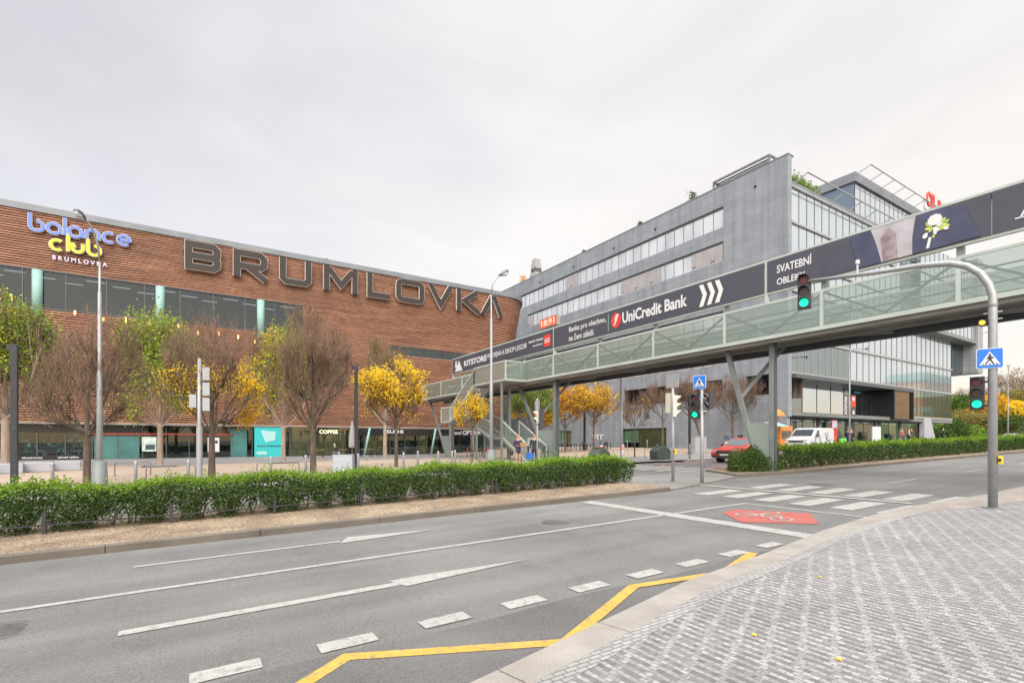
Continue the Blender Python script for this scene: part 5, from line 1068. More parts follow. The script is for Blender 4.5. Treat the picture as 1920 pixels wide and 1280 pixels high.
head(pa, (.1, .22, 2.45), 3, R(170), None, 'cream', .8); head(pa, (-.05, -.22, 2.3), 3, R(120), None, 'cream', .85); m_ = MB(); m_.box(-.05, -.02, -.28, .28, 3.35, 3.85); m_.build('sign_plate', 'galv', pa); button(pa, 0, 0, 1.0, -.1)
pb = pole_thing('traffic_light', 'median kerb signal pole showing green, with a blue crossing sign on top', 'traffic light', 14.76, 11.06, 3.25, .06, o=.06)
head(pb, (-.08, .22, 2.22), 3, R(10), 2, sc_=.95); head(pb, (.0, -.24, 2.52), 2, R(-35), None, sc_=.95); crossing_sign(pb, (-.07, .05, 3.46), R(10), .46); m_ = MB(); m_.bar((0, -.2, 2.9), (0, .2, 2.9), .04, .04); m_.bar((0, -.2, 2.45), (0, .2, 2.45), .04, .04); m_.build('bracket', 'cream', pb)
pc = pole_thing('traffic_light', 'signal pole with a cream housing and dim red lamp beside two waiting people', 'traffic light', 15.08, 21.3, 3.6, .05)
head(pc, (-.05, .05, 2.3), 2, R(-10), 0, 'cream', 1.1); head(pc, (.12, -.22, 2.2), 3, R(-130), None, 'dsteel', .9); m_ = MB(); m_.box(-.03, 0, -.2, .2, 3.0, 3.5); m_.build('sign_plate', 'galv', pc)
bx = pole_thing('equipment_pole', 'short galvanised pole carrying four pale grey equipment boxes in front of the half yellow tree', 'pole', .20, 25.2, 5.2, .085)
m_ = MB(); m_.tube([(0, 0, 0), (0, 0, 2.3)], .12, 12); m_.build('sleeve', 'galv', bx)
for (x_, y, z) in ((.24, -.16, 4.25), (.24, -.16, 3.6), (.24, -.16, 2.95), (-.24, .16, 3.1)): m_ = MB(); m_.box(x_-.13, x_+.13, y-.13, y+.13, z, z+.56); m_.build('equipment_box', 'signwhite' if 0 else 'cabinet', bx, bevel=.015)
K['lumi'] = M('luminaire_shell', (.16, .165, .17), .4, .4)
def luminaire(t, tip, d):
    tip, d = Vector(tip), Vector(d).normalized(); m_ = MB(); m_.tube([tip, tip+d*.12, tip+d*.35, tip+d*.56, tip+d*.64], [.04, .08, .13, .11, .03], 12); o = m_.build('luminaire', 'lumi', t, smooth=True)
    m_ = MB(); m_.tube([tip+d*.2-Vector((0, 0, .06)), tip+d*.42-Vector((0, 0, .10)), tip+d*.62-Vector((0, 0, .06))], [.06, .12, .06], 10); m_.build('lamp_glass', 'lampglass', o, smooth=True)
def street_lamp(label, x, y, h, armpts, d, base=(.27, 1.0), r=.085):
    t = thing('street_lamp', label, 'street lamp', (x, y, gz(x, y)), 0, 'street lamps'); mb = MB(); mb.tube([(0, 0, 0), (0, 0, h*.5), (0, 0, h*.51), (0, 0, h*.86), (0, 0, h*.87), (0, 0, h)], [r*1.25, r*1.1, r*.85, r*.75, r*.5, r*.42], 14); mb.build('pole', 'galv', t, smooth=True)
    if base: mb = MB(); mb.lathe([(base[0]*1.08, 0), (base[0]*1.0, .06), (base[0]*.84, base[1]*.93), (base[0]*.7, base[1]*.94), (base[0]*.35, base[1])], (0, 0, 0), 20); mb.build('base', 'greysteel', t, smooth=True)
    mb = MB(); mb.tube([(0, 0, h)]+[tuple(p) for p in armpts], .035, 8); mb.build('arm', 'galv', t, smooth=True); luminaire(t, armpts[-1], d); return t
street_lamp('tall galvanised street lamp with a fat conical base in front of the club lettering', -3.14, 25.43, 8.8, [(-.05, -.1, 9.5), (-.2, -.3, 10.0), (-.35, -.6, 10.2)], (-.35, -1.0, .1))
street_lamp('tall galvanised street lamp in front of the last big letter and the bridge stair', 13.37, 23.13, 9.2, [(.08, -.02, 9.8), (.4, -.1, 10.25)], (.9, -.3, .6))
street_lamp('thin tall street lamp between two hanging shop flags by the glazed front', 50.25, 22, 8.6, [(.3, 0, 9.0), (3.0, 0, 9.35)], (1, 0, .12), None, .07)
street_lamp('far street lamp whose arm shows just right of the blue crossing sign', 104.7, 24, 10.2, [(-.6, -.2, 10.6), (-4, -1, 11)], (-1, -.1, .1), None, .08)
pole_thing('plain_pole', 'plain galvanised pole standing beside the red topped bollards', 'pole', 22.78, 23.0, 5.25, .08)
for lab, x, y, h, w_ in (('black square column light at the left edge in front of the green tree', -5.85, 26.63, 5.5, .20), ('black square column light beside the grey cabinet with a small head on top', 6.9, 25.5, 5.35, .15), ('thin black column light in front of the grey wall between two bare trees', 33.36, 26.15, 4.7, .16), ('thin black column light among the golden trees right of the middle pillar', 36.9, 43.0, 5.0, .2)):
    t = thing('column_light', lab, 'column light', (x, y, gz(x, y)), 0, 'black column lights'); m_ = MB(); m_.box(-w_/2, w_/2, -w_/2, w_/2, 0, h); m_.build('column', 'dsteel', t, bevel=.01); m_ = MB(); m_.box(-w_/2-.12, -w_/2, -w_/2+.01, w_/2-.01, h-.22, h-.02); m_.build('lamp_head', 'dsteel', t); m_ = MB(); m_.box(-w_/2-.03, w_/2+.03, -w_/2-.03, w_/2+.03, 0, .06); m_.build('foot', 'dsteel', t)
bol = None
for i, (x, y, lab, h) in enumerate([(-1.9, 24.2, 'just right of the fat lamp base at left', .95), (-4.6, 25.8, 'between the black column light and the leafless tree', .95), (-.19, 23.9, 'left of the pole with equipment boxes', .95), (2.9, 24.6, 'in front of the low rail left of the leafless broom tree', .95), (4.39, 24.8, 'directly left of the leafless broom tree', .95), (6.75, 24.6, 'between the grey cabinet and the black column light', .95), (8.9, 24.2, 'left of the yellow tree trunk behind the hedge', .95), (10.3, 25.8, 'directly right of the yellow tree trunk', 1.0), (10.7, 24.0, 'first of three right of the yellow tree', 1.05), (11.4, 23.8, 'second of three right of the yellow tree', 1.0), (12.3, 25.3, 'third of three right of the yellow tree', 1.0), (25.6, 22.6, 'in front of the two hoop stands near the dark planter', .95), (26.8, 21.0, 'between the planter and the signal poles', .9), (41, 40.5, 'one of the thin ones near the white wall letters', 1.0), (42, 38.5, 'between the white letters and the orange lit window', 1.0), (42, 35, 'in front of the orange lit window', 1.0), (42.6, 32, 'right of the orange lit window', 1.0)]):
    if bol is None:
        bol = thing('bollard', 'slim grey steel bollard '+lab, 'bollard', (x, y, gz(x, y)), 0, 'steel bollards on the plaza'); m_ = MB(); m_.lathe([(.055, 0), (.055, .9), (.045, .94), (.01, .95)], (0, 0, 0), 14); m_.build('shaft', 'galv', bol, smooth=True); m_ = MB(); m_.lathe([(.058, .80), (.058, .83)], (0, 0, 0), 14); m_.build('ring', 'greysteel', bol); m_ = MB()
    else: copy_tree(bol, (x, y, gz(x, y)), None, 'slim grey steel bollard '+lab)
for x, y, lab in ((21.0, 22.9, 'left'), (22.3, 22.4, 'right')):
    t = thing('striped_bollard', f'short pale bollard with red and white bands, the {lab} one beside the dark domed planter', 'bollard', (x, y, gz(x, y)), 0, 'red banded bollards'); m_ = MB(); m_.lathe([(.1, 0), (.1, .95), (.08, 1.0), (.01, 1.01)], (0, 0, 0), 14); m_.build('shaft', 'signwhite', t, smooth=True)
    for z in (.72, .86): m_ = MB(); m_.lathe([(.104, z), (.104, z+.08)], (0, 0, 0), 14); m_.build('red_band', 'red', t)
hoop = None
for x, y, ln, lab in ((-1.7, 26.1, 1.75, 'low steel hoop rail right of the fat lamp base'), (2.4, 25.2, 1.75, 'low steel hoop rail left of the leafless broom tree'), (-3.2, 30.5, 1.4, 'low steel hoop rail behind the leafless tree at left'), (13.6, 27.2, 1.3, 'low steel hoop rail below the little yellow tree'), (26.6, 24.6, .8, 'short hoop stand beside the thin young tree'), (28.6, 24.6, .8, 'short hoop stand beside the dark planter')):
    t = thing('hoop_rail', lab, 'rail', (x, y, gz(x, y)), 0, 'hoop rails on the plaza'); m_ = MB(); m_.tube([(0, 0, 0), (0, 0, .62), (.03, 0, .66), (ln-.03, -.06, .66), (ln, -.06, .62), (ln, -.06, 0)], .022, 8); m_.build('hoop', 'greysteel', t, smooth=True); m_ = MB(); m_.box(-.06, .06, -.06, .06, 0, .02); m_.box(ln-.06, ln+.06, -.12, 0, 0, .02); m_.build('foot_plate', 'greysteel', t)
cb = thing('street_cabinet', 'light grey electric cabinet behind the hedge beside the black column light', 'cabinet', (5.75, 25.5, gz(5.8, 25.4)), R(-28)); m_ = MB(); m_.box(0, .95, 0, .4, 0, .86); m_.box(-.02, .97, -.02, .42, .86, .90); m_.build('body', 'cabinet', cb, bevel=.012); m_ = MB(); m_.box(.03, .93, -.012, -.002, .06, .84); m_.build('door', 'cabinet', cb); 
cb = thing('street_cabinet', 'low beige-grey cabinet in front of the stone wall beside the thin black column light', 'cabinet', (34.6, 26.6, gz(34.6, 26.6))); m_ = MB(); m_.box(0, 1.5, 0, .5, 0, 1.35); m_.box(-.03, 1.53, -.03, .53, 1.35, 1.4); m_.build('body', 'concrete', cb, bevel=.012); m_ = MB(); m_.box(.05, .74, -.012, -.002, .06, 1.3); m_.box(.76, 1.45, -.012, -.002, .06, 1.3); m_.build('door', 'concrete', cb)
for x, y, a, lab in ((19.9, 21.9, .1, 'dark domed planter box between the red banded bollards'), (25.2, 22.0, -.1, 'dark domed planter box left of the signal pole with the yellow button')):
    t = thing('planter', lab, 'planter', (x, y, gz(x, y)), a); m_ = MB(); m_.prism([(-.55, 0), (.55, 0), (.6, .55), (.35, .78), (.05, .88), (-.25, .82), (-.6, .55)], (0, -.35, 0), (1, 0, 0), V, -.7); m_.build('box', 'planter', t, bevel=.03)
    rg = random.Random(int(x)); m_ = MB(); leafcloud(m_, [(rg.gauss(0, .22), rg.gauss(0, .15), .84+rg.random()*.08) for _ in range(260)], .06, rg); m_.build('moss', 'hedgedk', t)
for k, (x, y, a) in enumerate([(-10.3, 34.3, .2), (-9.2, 35.2, .1), (-8.1, 35.9, .15), (-7.1, 36.6, .1), (-6.0, 37.2, .12), (-9.0, 33.0, .3)]):
    t = thing('stone_seat', ['white stone block seat, the nearest at the left edge', 'white stone block seat, second in the stepped row', 'white stone block seat, middle of the stepped row behind the black column', 'white stone block seat, fourth in the stepped row', 'white stone block seat, farthest right of the stepped row', 'white stone block seat standing in front of the row at left'][k], 'seat', (x, y, gz(x, y)), a, 'white block seats'); m_ = MB(); m_.box(-.55, .55, -.3, .3, 0, .52); m_.build('block', 'wedge', t, bevel=.03); m_ = MB(); m_.box(-.5, .5, -.26, .26, -.02, .04); m_.build('plinth', 'mull', t)
def grate(x, y, lab):
    t = thing('tree_grate', lab, 'tree grate', (x, y, gz(x, y, .105)), 0, 'metal tree surrounds'); m_ = MB()
    for i in range(9): m_.box(-.9, .9, -.9+i*.21, -.9+i*.21+.12, 0, .05) if abs(-.84+i*.21) > .25 else (m_.box(-.9, -.3, -.9+i*.21, -.9+i*.21+.12, 0, .05), m_.box(.3, .9, -.9+i*.21, -.9+i*.21+.12, 0, .05))
    m_.build('grille', 'mull', t)
grate(-8.84, 38.6, 'flat metal grille round the leftmost pale trunk'); grate(-1.8, 38.6, 'flat metal grille round the pale trunk left of the pole with boxes'); grate(5.4, 39, 'flat metal grille round the pale trunk beside the turquoise poster')

# ------------------------------------------------------------ cafe furniture, signs near the shops
def table(x, y, lab, top_='wood', group='outdoor tables'):
    t = thing('cafe_table', lab, 'table', (x, y, gz(x, y)), 0, group); m_ = MB(); m_.box(-.6, .6, -.35, .35, .72, .76); m_.build('tabletop', top_, t)
    for a, b in ((-.5, -.28), (.5, -.28), (.5, .28), (-.5, .28)): m_ = MB(); m_.box(a-.025, a+.025, b-.025, b+.025, 0, .72); m_.build('leg', 'dsteel', t)
def chair(x, y, rz, lab, mat='plastic', group='outdoor chairs'):
    t = thing('cafe_chair', lab, 'chair', (x, y, gz(x, y)), rz, group); m_ = MB(); m_.box(-.21, .21, -.21, .21, .43, .47); m_.build('seat', mat, t); m_ = MB(); m_.box(-.21, .21, .18, .21, .47, .86); m_.build('backrest', mat, t)
    for a, b in ((-.19, -.19), (.19, -.19), (.19, .19), (-.19, .19)): m_ = MB(); m_.box(a-.015, a+.015, b-.015, b+.015, 0, .43); m_.build('leg', 'dsteel', t)
for k, (x, y, lab) in enumerate([(9.6, 48.6, 'wooden topped table at the left of the cafe terrace'), (11.9, 49.2, 'wooden topped table beside the seated person'), (14.2, 48.8, 'wooden topped table under the closed parasol'), (23.3, 43.2, 'wooden topped table with red seats under the bridge end')]): table(x, y, lab)
for x, y, a, lab, mt in [(8.6, 48.4, 1.5, 'dark chair at the left end of the cafe terrace', 'plastic'), (12.9, 48.6, -1.5, 'dark chair right of the seated person', 'plastic'), (15.4, 48.7, -1.5, 'dark chair at the right end of the cafe terrace', 'plastic'), (22.3, 42.8, 1.3, 'red chair left of the wooden table under the bridge end', 'red'), (24.3, 43.4, -1.4, 'red chair right of the wooden table under the bridge end', 'red')]: chair(x, y, a, lab, mt)
for k, (x, y) in enumerate([(34.6, 44.5), (36.6, 43.2), (38.6, 44.8), (39.4, 42.3), (37.6, 46.5)]): table(x, y, ['pale topped table nearest the middle pillar', 'pale topped table directly under the orange tree', 'pale topped table left of the white wall letters', 'pale topped table below the white wall letters', 'pale topped table farthest back under the grey wall'][k], 'concrete', 'tables in front of the grey wall')
for k, (x, y, a) in enumerate([(35.6, 44.2, 1.4), (37.6, 43.8, 0.2), (40.2, 43.2, -1.2), (33.8, 45.3, 2.0)]): chair(x, y, a, ['dark chair between the two leftmost pale tables', 'dark chair in front of the pale tables in the middle', 'dark chair at the right end of the pale tables', 'dark chair behind the leftmost pale table'][k])
pu = thing('parasol', 'closed white parasol standing on the cafe terrace behind the black column light', 'parasol', (12.5, 47.6, gz(12.5, 47.6))); m_ = MB(); m_.tube([(0, 0, 0), (0, 0, 3.5)], .035, 8); m_.build('pole', 'wood', pu); m_ = MB(); m_.lathe([(.30, .95), (.34, 1.2), (.26, 2.2), (.12, 3.1), (.03, 3.5)], (0, 0, 0), 9); m_.build('folded_canopy', 'concrete', pu); m_ = MB(); m_.lathe([(.35, 0), (.35, .08)], (0, 0, 0), 14); m_.build('base', 'concrete', pu)
def totem(nm, lab, cat, x, y, w_, h, mat, z0=0.0, d=.12, rz=0, txt=None, tm='white', leg=False):
    t = thing(nm, lab, cat, (x, y, gz(x, y)), rz); m_ = MB(); m_.box(-w_/2, w_/2, 0, d, z0, h); m_.build('panel', mat, t, bevel=.01)
    m_ = MB(); m_.box(-w_/2+.04, -w_/2+.1, .02, d-.02, -.05, z0+.03) if z0 else m_.box(-w_/2-.03, w_/2+.03, -.03, d+.03, -.02, .05); (m_.box(w_/2-.1, w_/2-.04, .02, d-.02, -.05, z0+.03) if z0 else None); m_.build('foot', 'mull', t); return t
totem('notice_board', 'white notice board with faint printing in front of the glass lobby', 'board', 57.0, 22.5, 1.7, 1.95, 'signwhite', .35)
t = totem('totem_sign', 'red totem sign with a pale blue cap behind the white van', 'sign', 51.0, 23.6, .95, 2.6, 'red'); m_ = MB(); m_.box(-.45, .45, -.01, .13, 1.9, 2.55); m_.build('cap_panel', 'lilac', t)
K['amberwall'] = M('orange_boards', (.55, .20, .04), .6, var=.2, scale=3)
t = totem('kiosk', 'orange fronted kiosk with a pale green awning left of the white van', 'kiosk', 42.2, 23.3, 1.9, 2.1, 'amberwall', 0, 1.3)
m_ = MB(); m_.prism([(-.1, 0), (.75, -.25), (.75, -.18), (-.1, .12)], (-1.05, 0, 2.25), (0, -1, 0), V, 2.1); m_.build('awning', 'teal', t); m_ = MB(); m_.box(-.7, .7, -.015, 0, 1.0, 1.7); m_.build('hatch', 'darkin', t)
m_ = MB(); m_.tube([(-.2, .6, 2.1), (-.2, .6, 3.7)], .04, 6); m_.lathe([(.6, 2.95), (.4, 3.3), (.05, 3.5)], (-.2, .6, 0), 8); m_.build('orange_parasol', 'amberwall', t)
for x, lab, mat, s_, tc_ in ((49.3, 'black hanging shop flag with vertical white lettering, left of the thin lamp', 'bill', 'KITSTORE', 'white'), (50.75, 'red and black hanging shop flag right of the thin lamp', 'red', None, None)):
    t = thing('flag_banner', lab, 'flag', (x, 21.9, 4.05)); m_ = MB(); m_.box(-.42, .42, 0, .02, 0, 1.85); m_.build('cloth', mat, t); m_ = MB(); m_.bar((-.42, .01, 1.87), (.5 if x < 50 else .42, .01, 1.87), .04, .04); m_.bar((.5 if x < 50 else -.5, .01, 1.87), (.9 if x < 50 else -.45, .01, 1.87), .03, .03); m_.build('rod', 'mull', t)
    if s_: text('lettering', s_, 'white', t, (.22, -.012, .12), (0, 0, 1), (-1, 0, 0), 1.6, .45, .03, .006)
    else: m_ = MB(); m_.box(-.42, .42, -.006, 0, .0, .85); m_.build('dark_part', 'bill', t); m_ = MB(); m_.box(-.2, .2, -.012, -.004, 1.4, 1.7); m_.box(-.15, .15, -.012, -.006, .15, .5); m_.build('pale_mark', 'white', t)
gb = thing('litter_bin', 'bright green litter bin behind the hedge below the hanging flags', 'bin', (47.2, 21.2, gz(47.2, 21.2))); m_ = MB(); m_.lathe([(.25, 0), (.28, .95), (.26, 1.0)], (0, 0, 0), 14); m_.build('body', M('bin_green', (.12, .55, .08)), gb, smooth=True); m_ = MB(); m_.lathe([(.29, .97), (.2, 1.12), (.02, 1.15)], (0, 0, 0), 14); m_.build('lid', K['dsteel'], gb)

# ------------------------------------------------------------ vehicles (front towards -X)
def wheel(par, x, y, r, w_):
    m_ = MB(); m_.tube([(x, y-w_/2, r), (x, y+w_/2, r)], r, 20); wv = m_.build('wheel', 'rubber', par); m_ = MB(); m_.tube([(x, y-w_/2-.012, r), (x, y+w_/2+.012, r)], r*.6, 14); m_.build('rim', 'silver', wv)
def vehicle(name, label, x, y, rz, prof, w_, paint, wins, lights, wh, group=None, taper=.0):
    t = thing(name, label, 'van' if 'van' in name else 'car', (x, y, gz(x, y, .0 if y < 20.4 else .1)), rz, group)
    n = len(prof); secs = [(-1, .93, .03), (-.96, 1, 0), (.96, 1, 0), (1, .93, .03)]; zb_ = max(p[1] for p in prof); vs = []
    for s_, k, dz in secs:
        for px, pz in prof:
            tp = 1-taper*max(0, (pz-.85))/(zb_-.85) if pz > .85 else 1
            cx = prof[0][0]; mx2 = (min(p[0] for p in prof)+max(p[0] for p in prof))/2
            vs.append((mx2+(px-mx2)*(1 if k == 1 else .985), s_*w_/2*tp, pz-(dz if pz > .6 else -dz)))
    fs = [(j*n+i, j*n+(i+1) % n, (j+1)*n+(i+1) % n, (j+1)*n+i) for j in range(3) for i in range(n)]+[tuple(range(n-1, -1, -1)), tuple(3*n+i for i in range(n))]
    m_ = MB(); m_.add(vs, fs); m_.build('body', paint, t, bevel=.035)
    def ty(pz): return 1-taper*(pz-.85)/(zb_-.85) if pz > .85 else 1
    for poly in wins['side']:
        for s_ in (-1, 1):
            m_ = MB(); o = .012; vs = [(px, s_*(w_/2*ty(pz)*(1.0)+o), pz) for px, pz in poly]; vs2 = [(px, s_*(w_/2*ty(pz)-.03), pz) for px, pz in poly]; k = len(poly)
            m_.add(vs+vs2, [tuple(range(k)), tuple(range(2*k-1, k-1, -1))]+[(i, i+k, (i+1) % k+k, (i+1) % k) for i in range(k)]); m_.build('side_window', 'cglass', t)
    for nm, (a, b) in wins['cross'].items():
        d = Vector((b[0]-a[0], 0, b[1]-a[1])).normalized(); nn = Vector((-d.z, 0, d.x)); nn = nn if (nn.x < 0) == (nm == 'windscreen') else -nn; nn = nn*.014
        ya, yb = w_/2*ty(a[1])*.86, w_/2*ty(b[1])*.84; m_ = MB(); q = [Vector((a[0], -ya, a[1])), Vector((a[0], ya, a[1])), Vector((b[0], yb, b[1])), Vector((b[0], -yb, b[1]))]
        m_.add([v+nn for v in q]+[v-nn for v in q], [(0, 1, 2, 3), (7, 6, 5, 4), (0, 4, 5, 1), (1, 5, 6, 2), (2, 6, 7, 3), (3, 7, 4, 0)]); m_.build(nm, 'cglass', t)
    for s_ in (-1, 1):
        lx, lz, lw, lh = lights[0]; m_ = MB(); m_.box(lx-.02, lx+.14, s_*(w_/2-.07)-(lw if s_ > 0 else 0), s_*(w_/2-.07)+(lw if s_ < 0 else 0), lz, lz+lh); m_.build('headlight', 'lampglass', t, bevel=.02)
        lx, lz, lw, lh = lights[1]; m_ = MB(); m_.box(lx-.1, lx+.02, s_*(w_/2-.05)-(lw if s_ > 0 else 0), s_*(w_/2-.05)+(lw if s_ < 0 else 0), lz, lz+lh); m_.build('tail_light', 'red', t)
        m_ = MB(); m_.box(wins['mirror'][0], wins['mirror'][0]+.1, s_*(w_/2+.10)-.09, s_*(w_/2+.10)+.09, wins['mirror'][1], wins['mirror'][1]+.16); m_.build('wing_mirror', 'plastic', t, bevel=.02)
    for px, pr in wh:
        for s_ in (-1, 1):
            m_ = MB(); m_.tube([(px, s_*(w_/2-.02), pr+.02), (px, s_*(w_/2+.008), pr+.02)], pr*1.16, 20); m_.build('wheel_arch', 'rubber', t); wheel(t, px, s_*(w_/2-.09), pr, .22)
    x0 = min(p[0] for p in prof); m_ = MB(); m_.box(x0-.012, x0+.1, -w_*.30, w_*.30, lights[0][1]-.05, lights[0][1]+.12); m_.box(x0-.012, x0+.1, -w_*.42, w_*.42, .28, .45); m_.build('grille', 'plastic', t)
    for px in wins['seams']:
        m_ = MB(); m_.box(px-.008, px+.008, -w_/2-.006, w_/2+.006, .45, wins['sz']); m_.build('door_seam', 'plastic', t)
    m_ = MB(); m_.box(x0-.02, x0, -.26, .26, .42, .53); m_.build('number_plate', 'signwhite', t); return t
vn = vehicle('delivery_van', 'white delivery van parked behind the hedge in front of the glazed building', 42.0, 22.4, R(3), [(.0, .35), (-.02, .75), (.12, 1.0), (.85, 1.18), (1.62, 1.86), (2.0, 1.95), (4.75, 1.96), (4.9, 1.85), (4.9, .35)], 1.92, 'van',
    {'side': [[(1.35, 1.2), (2.05, 1.2), (2.05, 1.72), (1.72, 1.72)]], 'cross': {'windscreen': ((.92, 1.26), (1.55, 1.80)), 'rear_window': ((4.905, 1.3), (4.905, 1.75))}, 'mirror': (1.35, 1.2), 'seams': (1.28, 2.12, 3.3), 'sz': 1.2}, [(.02, .78, .32, .2), (4.9, .9, .12, .4)], [(.95, .33), (3.95, .33)], taper=.10)
m_ = MB(); [m_.box(3.0+.08*k, 3.75-.03*k, -.975, -.966, 1.52-.11*k, 1.57-.11*k) for k in range(5)]; m_.build('faint_lettering', 'cabinet', vn); m_ = MB(); m_.box(0.0, 4.88, -.972, -.962, .42, .52); m_.build('side_moulding', 'cabinet', vn)
car_prof = [(.0, .3), (-.03, .55), (.08, .78), (1.05, .95), (1.75, 1.38), (2.3, 1.47), (3.3, 1.45), (3.95, 1.05), (4.25, .98), (4.3, .3)]
cw = {'side': [[(1.25, .96), (2.35, .96), (2.35, 1.37), (1.82, 1.33)], [(2.43, .96), (3.7, 1.0), (3.25, 1.37), (2.43, 1.38)]], 'cross': {'windscreen': ((1.12, 1.0), (1.74, 1.37)), 'rear_window': ((3.95, 1.07), (3.36, 1.41))}, 'mirror': (1.3, .95), 'seams': (1.2, 2.39, 3.4), 'sz': .93}
rc = vehicle('red_car', 'red hatchback with pale side windows passing behind the juniper at the end of the median', 25.9, 17.9, R(2), car_prof, 1.75, 'carred', cw, [(.03, .58, .32, .16), (4.28, .75, .15, .18)], [(.85, .31), (3.4, .31)], taper=.22)
vehicle('silver_car', 'silver estate car far off on the right behind the hedge', 128, 29.8, R(-8), car_prof, 1.8, 'silver', cw, [(.03, .58, .32, .16), (4.28, .75, .15, .18)], [(.85, .31), (3.4, .31)], taper=.2)
def scooter(x, y, rz, lab):
    t = thing('scooter', lab, 'scooter', (x, y, gz(x, y)), rz, 'parked scooters'); W3 = (.62, .62, .66)
    for px in (0, 1.25): m_ = MB(); m_.tube([(px, -.06, .25), (px, .06, .25)], .25, 16); wv = m_.build('wheel', 'rubber', t); m_ = MB(); m_.tube([(px, -.065, .25), (px, .065, .25)], .13, 12); m_.build('rim', 'silver', wv)
    m_ = MB(); m_.prism([(.12, .42), (.3, .95), (.38, .95), (.3, .4), (.75, .32), (.85, .62), (1.45, .72), (1.5, .5), (1.25, .42), (.8, .2), (.25, .25)], (0, -.17, 0), (1, 0, 0), V, -.34); m_.build('body', 'van', t, bevel=.04)
    m_ = MB(); m_.box(.78, 1.4, -.14, .14, .70, .80); m_.build('seat', 'plastic', t, bevel=.03); m_ = MB(); m_.tube([(.30, -.32, 1.02), (.30, .32, 1.02)], .02, 8); m_.build('handlebar', 'plastic', t); m_ = MB(); m_.prism([(.12, 1.0), (.22, 1.42), (.26, 1.42), (.2, 1.0)], (0, -.2, 0), (1, 0, 0), V, -.4); m_.build('windshield', 'cglass', t)
    m_ = MB(); m_.box(1.42, 1.82, -.2, .2, .82, 1.15); m_.build('top_case', 'signblue' if 'first' in lab else 'plastic', t, bevel=.03); m_ = MB(); m_.tube([(0, 0, .25), (.28, 0, .9)], .03, 8); m_.build('fork', 'silver', t)
scooter(36.9, 25.4, R(15), 'white first parked scooter with a blue top case beside the grey signal pole'); scooter(38.4, 25.0, R(200), 'white parked scooter with a dark top case, the one nearer the red car')
bk_ = thing('bicycle', 'dark bicycle with a basket leaning at the foot of the middle bridge pillar', 'bicycle', (19.0, 27.2, gz(19, 27.2)), R(-50))
for px in (0, 1.02):
    m_ = MB(); n = 24; m_.tube([(px+.33*math.cos(2*math.pi*k/n), 0, .34+.33*math.sin(2*math.pi*k/n)) for k in range(n+1)], .018, 6, False); wv = m_.build('wheel', 'rubber', bk_); m_ = MB(); [m_.tube([(px, 0, .34), (px+.32*math.cos(a), 0, .34+.32*math.sin(a))], .004, 3) for a in [k*.5236 for k in range(12)]]; m_.build('spokes', 'silver', wv)
m_ = MB()
for a, b in (((.0, .34), (.25, .95)), ((.2, .82), (.48, .32)), ((.2, .86), (.72, .86)), ((.48, .32), (.72, .95)), ((.48, .32), (1.02, .34)), ((1.02, .34), (.7, .82))): m_.tube([(a[0], 0, a[1]), (b[0], 0, b[1])], .018, 8)
m_.build('frame', 'dsteel', bk_); m_ = MB(); m_.box(.58, .86, -.07, .07, .95, 1.0); m_.build('saddle', 'plastic', bk_, bevel=.02); m_ = MB(); m_.tube([(.28, -.28, 1.03), (.25, 0, 1.0), (.28, .28, 1.03)], .014, 6); m_.build('handlebar', 'dsteel', bk_); m_ = MB(); m_.box(-.15, .18, -.17, .17, .85, 1.08); m_.build('basket', 'wood', bk_)

# ------------------------------------------------------------ people (skin-modifier bodies)
def skin(name, chains, mat, parent, lv=1):
    vs, es, rs = [], [], []; ix = {}
    for ch_ in chains:
        prev = None
        for p, r_ in ch_:
            k = tuple(round(c, 4) for c in p)
            if k not in ix: ix[k] = len(vs); vs.append(p); rs.append(r_ if isinstance(r_, tuple) else (r_, r_))
            if prev is not None and prev != ix[k]: es.append((prev, ix[k]))
            prev = ix[k]
    me = bpy.data.meshes.new(name); me.from_pydata(vs, es, []); me.materials.append(K[mat] if isinstance(mat, str) else mat); o = bpy.data.objects.new(name, me); C.objects.link(o); o.parent = parent
    sk = o.modifiers.new('skin', 'SKIN'); sk.use_smooth_shade = True; d = me.skin_vertices[0].data
    for i, r_ in enumerate(rs): d[i].radius = r_
    d[0].use_root = True
    s_ = o.modifiers.new('sub', 'SUBSURF'); s_.levels = lv; s_.render_levels = lv; return o
CM = {}
def cloth(c):
    if c not in CM: CM[c] = M('cloth', c, .85, var=.12, scale=6)
    return CM[c]
